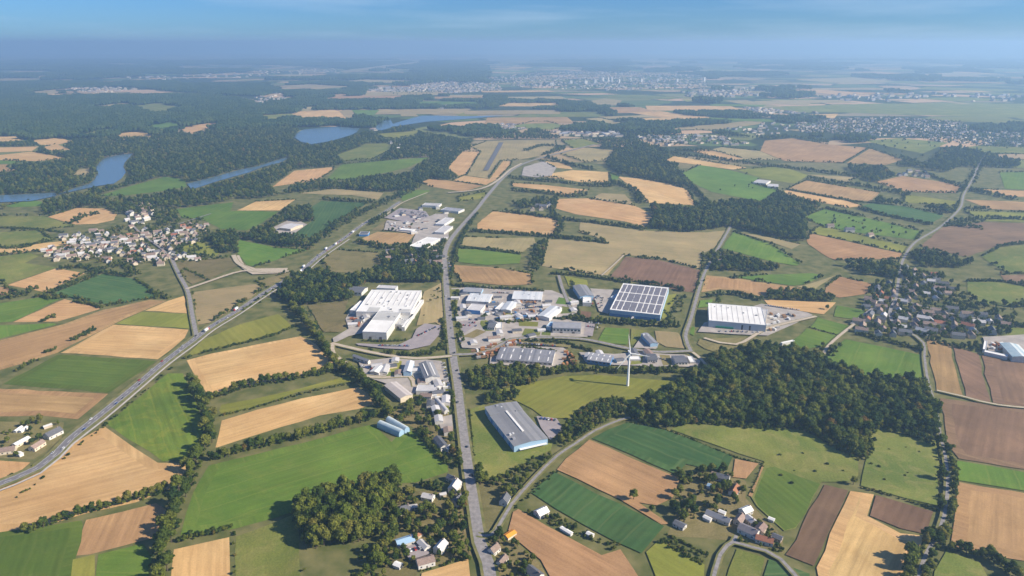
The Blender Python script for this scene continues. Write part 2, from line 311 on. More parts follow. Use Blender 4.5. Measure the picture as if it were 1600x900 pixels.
FIELDS = '''
W|163 665 248 722 295 723 290 740 267 765 213 786 133 804 43 831 0 838 0 797|100 767 233 733
G|150 307 200 292 258 276 290 281 291 292 250 299 190 306|
P|112 277 122 265 140 262 138 272|
S|163 662 253 722 293 718 323 697 320 660 310 633 300 612 287 583 262 583 207 628|
W|290 563 330 552 400 538 470 525 495 537 507 552 525 570 540 577 500 580 470 590 420 598 380 605 325 620 312 600 300 582|
O|340 642 345 632 400 622 470 606 560 583 575 592 540 598 470 612 400 635 350 652|
W|335 700 345 657 400 640 470 622 560 604 580 617 585 632 560 640 500 650 440 668 380 687 340 700|
G|325 727 400 709 470 692 560 667 585 662 612 690 632 668 668 683 700 715 702 738 650 755 590 758 530 775 480 790 460 800 425 812 365 828 280 838 300 770|
W|270 858 360 838 363 900 258 900|280 860 276 895
M|367 838 430 815 465 800 470 870 480 900 367 900|
T|115 870 133 812 245 785 262 795 245 840 140 868|
K|0 842 130 812 132 822 98 900 0 900|
O|103 900 112 874 150 865 140 898|
G|142 900 152 866 225 848 240 870 238 900|
W|0 716 50 722 20 748 0 765|
T|0 604 171 615 122 656 60 650 0 655|
K|2 601 90 554 246 564 172 614 60 606|
W|93 552 177 507 296 515 290 528 247 562|
O|180 506 222 487 294 490 298 514|
W|225 486 262 470 288 462 293 490|
T|0 549 100 506 160 484 235 468 262 470 222 487 178 507 90 552 0 600|
W|19 504 101 467 160 481 155 484 90 503|
G|0 507 0 485 72 463 98 466 20 503|
G|0 547 0 511 85 505 90 507|
E|78 460 162 427 212 436 250 460 236 467 170 477|
W|10 446 88 419 134 427 70 457 45 452|
T|0 452 10 448 32 460 0 465|
M|0 441 0 409 45 395 62 400 40 411 90 418 12 444|
W|0 405 0 395 67 380 107 376 102 382 60 392|
M|0 337 70 338 115 354 75 358 0 348|
M|0 366 60 360 85 375 40 385 0 393|
W|75 339 120 325 162 326 183 335 178 344 150 350 118 351|
G|8 322 45 313 65 315 65 322 20 324|
W|0 215 35 213 37 219 0 227|
W|50 219 95 215 110 221 92 226 65 227|
W|0 232 60 229 50 236 0 241|
W|67 230 87 225 111 234 77 236|
W|2 242 50 237 107 247 60 252 0 248|
G|0 249 40 252 20 256 0 256|
T|0 257 15 257 12 262 30 267 0 272|
M|115 210 185 199 182 202 160 208 150 214|
W|175 210 207 206 240 207 235 214 190 214|
G|220 199 262 191 287 194 265 201 240 201|
O|242 202 264 202 257 209 247 208|
W|275 201 332 191 345 194 317 204 300 209|
W|435 181 470 174 530 171 560 180 542 187 480 184|
O|402 181 455 177 462 182 420 188|
P|145 166 203 160 203 163 160 168|
M|203 166 250 161 284 167 247 177 217 171|
O|592 209 652 205 652 210 612 217 600 215|
M|527 242 575 225 612 224 607 236 582 249 540 252|
G|510 281 525 265 535 257 625 249 672 246 637 262 580 275 540 282|
W|425 292 460 267 522 261 520 267 495 282 460 287|
P|467 302 525 295 600 301 590 312 550 305 507 304|
E|485 325 502 314 575 317 522 350 487 375 457 367 490 345|
W|380 325 400 315 462 312 437 329 370 329|
G|275 327 365 316 360 330 400 330 435 331 400 354 385 360 345 358 320 345 285 340|
G|367 381 375 375 400 380 432 387 485 390 400 417 385 415 370 396|
O|280 387 312 376 345 395 335 402 287 400|
W|700 262 722 237 750 237 727 272 717 275|
T|657 285 670 280 707 283 755 290 725 300 675 292|
W|708 282 725 274.5 765 280 786 252 800 252 797 260 777 280 760 289|
P|736 230 760 221 827 220 868 221 870 230 847 243 810 250 782 252 763 279 729 274 751 237|
G|622 300 650 297 672 297 665 305 630 315|
O|715 309 757 300 762 310 717 315|
T|555 377 590 362 650 365 637 380 600 383|
V|580 360 607 340 645 350 640 362 592 361|
V|502 407 525 390 592 395 597 412 550 427 515 425|
W|745 350 770 330 800 333 868 341 878 352 868 368 830 365 800 362 745 358|
W|867 325 871 311 920 310 992 322 1022 337 1007 355 975 346 900 335|
W|965 276 1007 280 1050 288 1075 297 1087 321 1012 317 997 300|
W|832 275 895 266 950 269 950 285 907 285 880 280|
W|845 251 887 256 895 265 867 262|
P|875 241 917 231 960 236 950 250 915 254|
M|877 220 912 217 940 225 895 232|
W|800 286 850 289 920 297 885 306 850 297 800 291|
G|952 270 968 276 957 290|
P|922 311 940 302 977 304 990 320|
P|846 416 855 374 907 376 950 381 930 370 903 362 907 347 1000 360 1070 363 1105 363 1135 360 1117 387 1100 396 1096 421 1030 404 976 399 950 431 930 429|
B|953 432 977 401 1030 406 1097 423 1087 458 1060 455 1000 442|
G|1067 270 1095 258 1140 266 1188 278 1175 287 1215 297 1200 310 1185 314 1112 300 1075 282|
W|1040 251 1052 244 1167 262 1145 265|
O|1151 265.5 1222 260 1262 274 1242 287 1215 283 1190 278|
T|1195 220 1239 216 1296 226 1357 231 1317 255 1229 252 1222 250 1188 236|
P|1094 238 1127 230 1187 236 1220 250 1161 250|
W|1080 236 1104 233 1161 248 1141 252|
T|1322 255 1359 232 1411 250 1384 258|
M|1350 220 1405 216 1482 223 1442 240 1405 233|
T|1230 296 1260 282 1375 301 1360 315 1325 312|
W|1220 300 1231 297 1325 314 1347 322 1325 325 1250 310|
P|1262 273 1340 277 1325 285|
T|1367 285 1410 275 1507 290 1495 302 1417 300|
O|1412 304 1497 315 1495 322 1412 317|
E|1347 322 1360 318 1412 322 1475 337 1455 350 1372 335|
G|1255 340 1287 327 1340 337 1440 362 1432 375 1325 362 1282 352|
O|1265 364 1282 353 1325 363 1420 385 1412 396 1340 380|
T|1259 376 1266 365 1340 381 1412 397 1407 405 1305 407 1292 402 1262 382|
B|1437 385 1472 355 1537 347 1600 352 1600 375 1560 385 1510 402|
T|1507 312 1585 315 1600 320 1600 332 1547 327|
O|1505 330 1600 334 1600 350 1537 345|
W|1522 295 1560 297 1600 301 1600 306 1585 308|
G|1562 270 1600 267 1600 300 1570 295|
M|1532 401 1560 387 1600 376 1600 427 1575 428 1547 412|
B|1562 430 1600 428 1600 457 1570 441|
M|1510 440 1517 435 1567 441 1600 461 1600 472 1580 480 1532 475 1510 455|
M|1532 505 1600 525 1600 535 1565 525|
T|1093 458 1100 430 1142 434 1203 443 1240 448 1257 452 1237 460 1193 465 1153 455 1125 453|
G|1144 433 1200 429 1270 427 1288 432 1257 445 1240 447 1203 442|
P|1243 447.5 1258 445.5 1305 431 1275 452 1255 451|
T|1287 460 1290 447 1310 432 1370 445 1355 460 1312 466|
W|1192 468 1307 473 1288 492 1270 490 1200 478|
G|1127 388 1145 362 1205 382 1252 412 1245 416 1200 408|
P|1160 365 1200 370 1252 382 1237 390 1205 379|
G|1307 477 1360 487 1337 500 1302 495|
G|1265 512 1277 496 1330 510 1310 524|
G|1227 542 1260 513 1309 525 1295 540 1245 550|
G|1282 565 1320 530 1440 555 1449 605 1415 599 1360 590 1287 568|1340 540 1318 582
T|1446 529 1485 537 1506 621 1462 611|
B|1488 541 1530 554 1549 632 1508 621|
B|1532 555 1600 572 1600 645 1551 632|
B|1467 622 1600 648 1600 747 1497 718 1477 693|
G|1487 717 1497 720 1600 750 1600 780 1497 752|
T|1495 753 1600 783 1600 887 1533 868 1483 853|
M|1457 893 1477 860 1533 880 1573 898 1567 900 1447 900|
M|1345 743 1357 683 1373 668 1467 690 1470 793 1413 780 1343 760|
M|1047 672 1068 662 1200 668 1255 672 1343 718 1343 745 1328 755 1285 755 1245 828 1225 832 1180 792 1170 775 1192 722|
K|1196 731 1210 729 1283 757 1245 826 1226 831 1183 792 1176 778|
T|1167 775 1190 726 1196 728 1176 779|
D|1287 757 1327 767 1273 887 1225 868|
W|1327 767 1367 773 1357 807 1407 833 1447 838 1427 890 1413 900 1290 900 1273 887|1350 790 1300 890
D|1367 773 1460 800 1448 837 1407 828 1357 807|
E|1200 873 1267 897 1267 900 1180 900|
M|1113 900 1150 857 1197 872 1180 900|
E|923 686 980 660 1040 672 1147 713 1137 737 1120 738 1073 727 1057 743|
T|868 735 920 687 1057 745 1063 753 1053 780 1027 792 1000 787 1047 820 1033 822 967 782|
E|827 770 867 738 1040 823 1003 867 957 847 867 797|
T|800 800 810 795 853 820 940 867 970 858 1040 900 883 900 843 877 807 847 792 830|
O|1007 863 1030 843 1103 883 1097 900 1047 900|
T|1147 717 1187 725 1167 750 1143 747|
W|657 896 733 873 737 900 650 900|
O|770 612 820 600 880 588 930 586 1062 596 1050 612 1010 625 990 640 960 622 930 625 905 640 890 655 850 655 830 640 810 630 790 622|
M|733 640 757 632 800 700 865 692 862 705 830 720 790 745 762 752 745 745 737 700|
T|701 414 772 418 832 428 832 445 797 447 720 441|
G|712 392 720 386 815 398 812 412 760 415 715 410|
P|718 384 725 370 780 372 835 372 838 380 815 396 760 388|
O|881 431 918 438 920 447 888 448|
O|1040 462 1058 459 1042 499 1033 499|
D|904 486 925 488 923 502 908 500|
G|945 512 984 514 981 540 932 535 940 520|
M|985.5 514 1012 517 990 540 983 540|
P|1022 517 1060 520 1075 540 1070 546 1040 543 1025 535|
G|1093 470 1115 468 1110 480 1090 482|
G|1079 510 1087 512 1085 526 1076 522|
V|1092 530 1180 527 1190 531 1170 545 1130 555 1100 546 1088 538|
V|270 410 365 403 375 415 330 435 300 445 288 438|
P|300 457 400 444 412 452 332 505 307 509|
V|400 440 455 425 430 455 420 452|
O|287 560 315 532 375 507 435 491 457 510 445 517 400 530 340 545|
P|662 456 690 442 696 515 680 505 650 510|
V|480 478 545 470 540 490 560 500 530 520 505 520|
P|530 174 548 170 556 181 543 187|
G|549 172 594 172 597 179 560 181|
P|625 177 645 176 655 182 627 182|
O|702 174 746 176 746 181 719 182|
P|915 159 945 154 972 157 966 164 935 164|
P|912 186 935 184 979 193 949 194|
M|793 199 834 190 854 190 888 198 861 203|
P|1047 200 1134 193 1195 186 1188 194 1121 203 1060 204|
M|1171 166 1249 166 1364 162 1600 162 1600 186 1513 182 1398 179 1313 176 1249 176|
W|1263 179 1310 178 1303 186|
P|530 111 655 96 650 100 540 114|
P|1242 125 1330 121 1400 127 1330 131|
P|36 145 88 140 85 148|
P|1229 203 1249 202 1252 206|
M|1490 232 1530 228 1600 232 1600 242 1540 240|
M|1500 250 1600 252 1600 264 1560 262|
'''
for s in ('598 775 640 768 732 765 738 868 655 893 600 905', '748 846 775 838 800 845 845 880 880 902 770 905', '1052 742 1140 740 1166 752 1165 778 1222 836 1224 864 1152 846 1042 838 1056 800', '0 658 100 660 96 690 52 718 0 713', '590 645 700 622 708 740 705 715 668 682 640 665', '746 752 790 746 785 790 762 835 752 830'):
    sheet('scrub_ground', poly(s), FM['V'], nz_(), 0, .8)
for ln in FIELDS.strip().splitlines():
    k, s, a = ln.split('|')
    w = poly(s); far = w[0].length > 2500
    if w[0].length < 1700:                   # a grassy margin stays round every field
        ar = sum(w[i].x * w[(i + 1) % len(w)].y - w[(i + 1) % len(w)].x * w[i].y for i in range(len(w))); sg = 1 if ar > 0 else -1; o_ = []
        for i in range(len(w)):
            e0 = (w[i] - w[i - 1]).normalized(); e1 = (w[(i + 1) % len(w)] - w[i]).normalized(); nn_ = Vector((-(e0.y + e1.y), e0.x + e1.x, 0))
            o_.append(w[i] + (nn_.normalized() * (1.3 * sg) if nn_.length > .2 else Vector()))
        w = o_
    an = None
    if a:
        d0, d1 = [G(*p) for p in pts(a)]; an = math.atan2(d1.y - d0.y, d1.x - d0.x)
    inn = inset(w, random.uniform(8, 12)) if k in 'WTBDGKE' and w[0].length < 1300 else None
    if inn is None: sheet(FNAME[k], w, FM[k], nz_(), an, 0.0 if far else 0.8)
    else:                                    # headland: the strip along the edge is worked the other way
        if an is None:
            e = max((w[(i + 1) % len(w)] - w[i] for i in range(len(w))), key=lambda d: d.length); an = math.atan2(e.y, e.x)
        sheet(FNAME[k], w, FM[k], nz_(), an + PI / 2, 0.8); sheet('crop_rows', inn, FM[k], nz_(), an, 0.9)
    EXCL.append(np.array([(p.x, p.y) for p in w])); SIGHT.append(EXCL[-1])
    if w[0].length < 4200 and sum(q[1] for q in pts(s)) / len(pts(s)) < 478: HEDGED.append(w)
# strips of far farmland in the haze
fr = random.Random(11)
for k in range(260):
    y = 84 + 106 * fr.random() ** 1.15; x = fr.uniform(-40, 1640)
    if x < 460 and y > 150: continue
    if x < 420 and fr.random() < .45: continue
    if 570 < x < 800 and 178 < y < 206 or 1240 < x < 1520 and y > 178 or 540 < x < 1110 and 112 < y < 146 and fr.random() < .8: continue
    c = G(x, y); a = fr.uniform(90, 330) * (1 + (150 - y) / 120 if y < 150 else 1); b_ = a * fr.uniform(.3, .7); an = fr.choice((.15, .15, 1.7, -.5)) + fr.gauss(0, .15)
    u = Vector((math.cos(an), math.sin(an), 0)); v = Vector((-u.y, u.x, 0))
    if in_poly_any(c): continue
    w = [c + u * (a * q0 * fr.uniform(.8, 1.1)) + v * (b_ * q1 * fr.uniform(.8, 1.1)) for q0, q1 in ((-1, -1), (1, -1), (1, 1), (-1, 1))]
    kk = fr.choice('PPWWTMMOGP'); sheet(FNAME[kk], w, FM[kk], nz_()); EXCL.append(np.array([(p.x, p.y) for p in w])); SIGHT.append(EXCL[-1])
NFIELD = len(EXCL)

# yards and lots
YARDS = [
 ('yard', M_yard, '705 452 760 449 862 455 900 470 903 490 880 500 915 505 918 528 860 528 775 548 722 545 706 500'),
 ('yard', M_track, '367 401 374 400 382 415 400 421 450 420 447 428 395 430 378 420'), ('yard', M_yard, '922 452 975 455 950 492 936 488 930 470'), ('yard', M_yard, '1190 476 1262 490 1270 494 1200 526 1150 524 1090 520 1100 506'),
 ('parking_lot', M_lot, '556 538 622 541 644 530 651 515 664 507 689 510 686 525 672 541 640 548 600 546 560 541'),
 ('yard', M_yard, '546 488 590 490 575 520 545 527 522 538 520 530 545 515 540 500'),
 ('yard', M_yard, '560 566 620 560 650 562 690 566 702 600 700 640 690 640 655 615 640 618 600 600 570 590'),
 ('yard', M_lot, '612 506 630 487 646 488 630 512'), ('yard', M_yard, '683 655 706 650 708 672 690 675'),
 ('yard', M_lot, '600 341 625 326 665 331 672 340 645 350 620 345'), ('yard', M_yard, '605 345 650 349 680 335 700 335 702 372 655 392 640 388 650 366 600 360'),
 ('yard', M_lot, '630 858 660 850 672 868 640 878'), ('yard', M_lot, '838 652 870 656 880 672 860 690 845 670'),
 ('yard', M_yard, '905 552 960 555 1000 552 1070 556 1095 565 1090 575 1030 575 960 572 915 568'),
 ('yard', M_yard, '770 541 880 545 890 552 870 580 765 570'), ('yard', M_yard, '1010 540 1030 538 1025 547 990 545 1000 530 1008 522'),
 ('yard', M_yard, '818 262 850 252 870 262 862 275 838 278 815 275'), ('yard', M_yard, '428 356 450 345 470 347 480 352 460 366 435 370'),
 ('yard', M_yard, '1535 528 1600 520 1600 560 1545 550'),
]
for nm, m_, s in YARDS:
    w = poly(s); sheet(nm, w, m_, nz_(), 0, 0.6); EXCL.append(np.array([(p.x, p.y) for p in w]))

for k, s in (('O', '774 487 811 488 797 502 780 499'), ('M', '752 500 763 503 761 516 776 518 758 519 750 508'), ('M', '701 454 718 453 713 488 722 522 712 522 705 490'), ('O', '810 503 841 505 840 512 811 511'),
             ('V', '812 530 893 541 890 545 815 537'), ('G', '873 466 893 470 890 478 868 476'), ('M', '770 548 786 546 780 556 768 560'), ('V', '745 516 760 520 740 530 722 528'), ('V', '808 470 846 471 844 474 806 474'), ('M', '925 497 948 501 944 505 922 503'),
             ('O', '618 566 628 566 626 580 612 584 608 578'), ('M', '988 557 1005 558 1003 570 985 572'), ('V', '1030 556 1046 557 1050 572 1036 573'), ('M', '848 512 862 513 860 526 846 525'), ('O', '752 461 766 462 764 470 768 474 752 472'), ('M', '820 515 846 517 843 526 815 526'), ('G', '800 470 806 470 803 486 799 486'), ('M', '878 480 900 484 898 490 876 492'), ('O', '690 598 700 602 702 650 694 640'), ('M', '605 583 640 585 638 590 604 590')):
    sheet(FNAME[k], poly(s), FM[k], nz_(), 0, .5)
for s in ('718 498 745 500 742 512 726 522 716 510', '754 478 775 476 772 488 752 492', '798 490 836 484 838 502 812 502', '915 506 930 507 926 527 912 526'):
    sheet('yard', poly(s), M_lot, nz_(), 0, .5)
# runway on its airfield
sheet('runway', poly('755 267 780 223 787 223 763 267'), M_asphalt_dark, nz_())

# ------------------------------------------------------------------ water
wm_ = mat('river_water', (.09, .15, .2), .25, .45); nt, N, L, b = nodes(wm_)
t = N('ShaderNodeTexCoord'); n = N('ShaderNodeTexNoise', Scale=.15, Detail=4); L(t.outputs['Object'], n.inputs['Vector'])
bp = N('ShaderNodeBump', Strength=.15, Distance=.4); L(n.outputs['Fac'], bp.inputs['Height']); L(bp.outputs['Normal'], b.inputs['Normal'])
for nm, s in (('river', '150 262 158 252 167 247 185 243 209 240 201 248 195 255 193 262 197 270 190 280 178 288 150 292 87 306 120 294 140 288 148 281 153 272'),
              ('lake', '460 215 464 208 475 203 500 200 530 198 562 201 558 207 545 213 517 221 487 226 470 222'),
              ('river', '584 204 591 192 608 184 614 194 648 184 660 181 733 182 790 181 733 186 665 191 618 198 598 204'),
              ('river', '292 288 325 280 375 266 400 261 440 249 452 246 441 254 410 262 390 270 340 284 300 297'),
              ('river', '0 310 25 305 87 302 89 307 50 315 0 320')):
    w = poly(s); o = sheet(nm, w, wm_, nz_()); EXCL.append(np.array([(p.x, p.y) for p in w])); SIGHT.append(EXCL[-1])

# ------------------------------------------------------------------ roads
def smooth_line(P, step):
    P = [P[0] * 2 - P[1]] + P + [P[-1] * 2 - P[-2]]; o = []
    for i in range(1, len(P) - 2):
        a, b_, c, d = P[i - 1:i + 3]; n = max(2, int((c - b_).length / step))
        for k in range(n):
            t_ = k / n
            o.append(0.5 * ((2 * b_) + (c - a) * t_ + (2 * a - 5 * b_ + 4 * c - d) * t_ ** 2 + (3 * b_ - a - 3 * c + d) * t_ ** 3))
    o.append(P[-2]); return o
def offs(P, d):
    o = []
    for i in range(len(P)):
        tg = (P[min(i + 1, len(P) - 1)] - P[max(i - 1, 0)]); tg.z = 0; tg.normalize()
        o.append(P[i] + Vector((tg.y, -tg.x, 0)) * d)
    return o
def strip(name, P, d0, d1, m, z, parent=None, dash=None):
    A = offs(P, d0); B = offs(P, d1); v = []; f = []
    for i in range(len(P)):
        v += [(A[i].x, A[i].y, 0), (B[i].x, B[i].y, 0)]
    for i in range(len(P) - 1):
        if dash and i % dash: continue
        k = 2 * i; f.append((k + 2, k + 3, k + 1, k))
    o = obj(name, mesh_from(name, v, f, m), parent, (0, 0, z if parent is None else z))
    if parent is None: o['kind'] = 'structure'
    return o
def road(name, s, width, m, verge=3.0, mark=False, step=18):
    P = smooth_line([G(*ext(p)) for p in pts(s)], step)
    if verge: strip('verge', P, -width / 2 - verge, width / 2 + verge, M_verge, nz_())
    z = nz_() + .05
    o = strip(name, P, -width / 2, width / 2, m, z)
    if mark:
        strip('edge_line', P, -width / 2 + .5, -width / 2 + .72, M_mark, .012, o); strip('edge_line', P, width / 2 - .72, width / 2 - .5, M_mark, .012, o)
        strip('centre_line', smooth_line(P[::3] + [P[-1]], 6), -.15, .15, M_mark, .012, o, dash=2)
    A = offs(P, -width / 2 - 2); B = offs(P, width / 2 + 2)
    EXCL.append(np.array([(p.x, p.y) for p in A] + [(p.x, p.y) for p in reversed(B)]))
    return P
R_main = road('road', '775 900 762 880 750 850 739 780 732 735 722 660 715 600 710 570 705 530 700 480 697 440 695 400 704 376 725 350 745 328 763 305 790 275 815 258 850 246 890 236 930 226', 9.5, M_asphalt, 2.5)
R_hwy = road('highway', '0 785 60 733 110 688 160 648 215 603 260 565 300 535 330 512 370 488 420 455 470 425 500 400 540 372 570 350 600 333 625 316', 9, M_hwy, 5, True)
road('service_track', '0 796 64 742 115 696 166 656 220 610 265 571 305 541 337 516 376 492 426 458 476 428 506 403 546 375', 2.6, M_conc, 0)
road('road', '268 404 280 430 292 452 297 470 300 490 305 515 308 528', 6, M_asphalt, 2)
road('road', '292 453 330 440 365 428 390 424 420 427 452 425', 7, M_track, 1)
road('road', '365 400 372 412 392 424', 8, M_track, 1)
road('road', '518 538 560 548 600 556 650 562 706 558', 6, M_track, 2)
road('lane', '520 540 522 555 545 572 565 588 600 592 640 590 648 606', 5, M_track, 1.5)
road('road', '706 556 740 555 770 548 800 532 850 529 905 531 940 537 985 547 1030 552 1080 550', 6, M_asphalt, 2)
road('road', '1080 551 1071 528 1080 498 1090 462 1100 430 1115 402 1135 367 1145 348', 4.8, M_asphalt, 2.5)
road('lane', '1082 552 1094 562 1105 575', 4, M_track, 1)
road('lane', '873 432 880 455 893 487', 5, M_asphalt, 1)
road('lane', '746 838 760 840 775 832 800 790 835 750 870 715 900 695 930 675 970 658 985 655', 3.0, M_asphalt, 2)
road('lane', '770 900 790 905', 5, M_asphalt, 0)
road('lane', '1415 905 1445 872 1468 830 1478 790 1480 740 1473 700 1468 680 1462 640 1450 600 1444 560 1443 538 1420 520', 3.0, M_asphalt, 2)
road('track', '1463 612 1510 623 1560 635 1600 645', 3, M_track, 1)
road('lane', '1100 900 1125 870 1145 850 1150 840', 3.0, M_asphalt, 1.5)
road('lane', '1145 850 1175 858 1220 877 1290 902', 3.0, M_asphalt, 1.5)
road('road', '1400 470 1405 430 1412 405 1430 380 1470 355 1500 326 1506 305 1520 280 1530 258 1545 238', 4.5, M_asphalt, 3)
road('lane', '1282 565 1292 545 1312 526 1335 508', 4, M_track, 1)
road('lane', '1100 530 1150 540 1200 515 1275 496', 5, M_track, 1)
road('lane', '700 302 735 299 760 293 780 281 797 266 815 256', 8, M_track, 2)
road('track', '600 340 625 320 650 309 668 302', 4, M_track, 1)
road('track', '940 432 958 416 975 400', 3, M_track, .5)
road('village_street', '75 405 130 395 180 385 225 370 268 355 330 335', 4.5, M_asphalt, 0)
road('village_street', '268 404 250 388 225 370 205 350 200 335', 4.5, M_asphalt, 0)
road('village_street', '1330 508 1370 480 1400 470 1440 480 1500 495 1570 505', 4.5, M_asphalt, 0)
road('village_street', '1400 470 1390 490 1400 520', 5, M_asphalt, 0)

# ------------------------------------------------------------------ buildings
def tint(name, c1, c2=None, sc=.3, rough=.8, val=.12, hue=.01):
    return random_tint(spot_mat(name, c1, c2 or tuple(a * .8 for a in c1), sc, rough), hue, val)
M_white = tint('white_render', (.66, .63, .58), (.54, .51, .46))
M_cream = tint('cream_render', (.62, .53, .41), (.5, .42, .32))
M_stone = tint('stone_wall', (.42, .36, .29), (.3, .25, .2), .8)
M_slate = tint('slate_roof', (.1, .105, .12), (.15, .15, .165), .8, .6)
M_tile = tint('clay_tile_roof', (.36, .15, .085), (.27, .12, .075), .8, .85, .15)
M_tile2 = tint('weathered_tile_roof', (.29, .21, .175), (.21, .155, .13), .8, .85, .15)
M_palesheet = tint('pale_sheet_roof', (.55, .53, .52), (.45, .43, .42), .12, .55)
M_greysheet = tint('grey_sheet_roof', (.3, .3, .32), (.24, .24, .26), .12, .55)
M_glass = mat('window_glass', (.03, .04, .055), .15, .5)
M_door = mat('door_paint', (.12, .1, .09), .6)
M_blue = mat('blue_cladding', (.06, .2, .46), .5); M_sky = mat('pale_blue_cladding', (.3, .44, .58), .5)
M_greywall = mat('pale_grey_cladding', (.46, .5, .53), .5); M_green = mat('green_band', (.02, .22, .12), .5)
M_red = mat('red_paint', (.42, .04, .03), .5); M_orange = mat('orange_sheet', (.75, .3, .04), .6)
M_panel = spot_mat('solar_glass', (.16, .15, .17), (.2, .18, .19), .6, .35)
M_metal = mat('roof_metal', (.6, .6, .6), .5, .3)
M_bright = spot_mat('roof_membrane', (.8, .78, .74), (.68, .66, .62), .06, .7, 9)
M_member = spot_mat('grey_membrane', (.5, .49, .46), (.42, .41, .39), .1, .7, 9)
def ribbed(name, c1, c2, period, rough=.55):
    m = mat(name, c1, rough, .25); nt, N, L, b = nodes(m)
    t = N('ShaderNodeTexCoord'); s_ = N('ShaderNodeSeparateXYZ'); L(t.outputs['Object'], s_.inputs['Vector'])
    d = N('ShaderNodeMath', operation='DIVIDE'); d.inputs[1].default_value = period; L(s_.outputs['X'], d.inputs[0])
    fl = N('ShaderNodeMath', operation='FLOOR'); L(d.outputs[0], fl.inputs[0])
    wn_ = N('ShaderNodeTexWhiteNoise'); wn_.noise_dimensions = '1D'; L(fl.outputs[0], wn_.inputs['W'])
    n = N('ShaderNodeTexNoise', Scale=.15, Detail=6); L(t.outputs['Object'], n.inputs['Vector'])
    a = N('ShaderNodeMath', operation='ADD'); L(wn_.outputs['Value'], a.inputs[0]); L(n.outputs['Fac'], a.inputs[1])
    L(mixc(N, L, ramp(N, L, a.outputs[0], .4, 1.5), c1, c2), b.inputs['Base Color']); return m
M_rib_grey = ribbed('grey_ribbed_roof', (.19, .19, .2), (.27, .265, .27), 3.0)
M_rib_dark = ribbed('dark_ribbed_roof', (.16, .16, .18), (.27, .265, .28), 2.5)
M_rib_pale = ribbed('pale_ribbed_roof', (.5, .52, .54), (.68, .68, .67), 3.0)
M_rib_blue = ribbed('blue_white_ribbed_roof', (.3, .42, .48), (.7, .7, .66), 4.0)
M_rib_brown = ribbed('pale_brown_ribbed_roof', (.42, .37, .34), (.56, .5, .46), 3.0)
BLD = []
def excl_rect(c, u, v, hw, hl, grow=2):
    a = u * (hw + grow); b_ = v * (hl + grow)
    EXCL.append(np.array([((c + q).x, (c + q).y) for q in (a + b_, b_ - a, -a - b_, a - b_)]))
def frame(s, h):
    """roof corners in the photograph: far left, near left, near right -> centre, angle, half sizes"""
    a, b_, c = [G(x, y, h) for x, y in pts(s)]
    u = c - b_; v = a - b_; u.z = v.z = 0
    lu = u.length; uh = u.normalized(); vh = Vector((-uh.y, uh.x, 0)); lv = abs(v.dot(vh)); 
    sh = v.dot(uh) * .5                     # keep the middle where the outline has it when the corner is not square
    cen = b_ + u * .5 + vh * (lv * .5) + uh * (sh * .35); cen.z = 0
    return cen, math.atan2(uh.y, uh.x), lu / 2, lv / 2, uh, vh
def prism(mb, hw, hl, h, rh, axis, m=0, z0=0):
    """walls with gable ends; ridge along axis x or y"""
    if axis == 'x':
        v = [(-hw, -hl, z0), (hw, -hl, z0), (hw, hl, z0), (-hw, hl, z0), (-hw, -hl, h), (hw, -hl, h), (hw, hl, h), (-hw, hl, h), (-hw, 0, h + rh), (hw, 0, h + rh)]
        f = [(0, 1, 5, 4), (2, 3, 7, 6), (1, 2, 6, 9, 5), (3, 0, 4, 8, 7)]
    else:
        v = [(-hw, -hl, z0), (hw, -hl, z0), (hw, hl, z0), (-hw, hl, z0), (-hw, -hl, h), (hw, -hl, h), (hw, hl, h), (-hw, hl, h), (0, -hl, h + rh), (0, hl, h + rh)]
        f = [(1, 2, 6, 5), (3, 0, 4, 7), (0, 1, 5, 8, 4), (2, 3, 7, 9, 6)]
    mb.add(v, f, m)
def gable_roof(mb, hw, hl, h, rh, axis, over=.4, th=.25, m=0):
    if axis == 'y': W_, L_ = hw, hl
    else: W_, L_ = hl, hw
    k = rh / W_; e = W_ + over; l = L_ + over; ze = h - k * over
    prof = [(-e, ze + .02), (0, h + rh + .02), (e, ze + .02), (e, ze + th), (0, h + rh + th), (-e, ze + th)]
    if axis == 'y': r0 = [(x, -l, z) for x, z in prof]; r1 = [(x, l, z) for x, z in prof]
    else: r0 = [(l, x, z) for x, z in prof]; r1 = [(-l, x, z) for x, z in prof]
    n = 6; b_ = len(mb.v); mb.v += r0 + r1
    for i in range(n):
        j = (i + 1) % n; mb.f.append((b_ + i, b_ + j, b_ + n + j, b_ + n + i)); mb.m.append(m)
    for q in ((0, 1, 4, 5), (1, 2, 3, 4)):
        mb.f.append(tuple(b_ + i for i in reversed(q))); mb.m.append(m); mb.f.append(tuple(b_ + n + i for i in q)); mb.m.append(m)
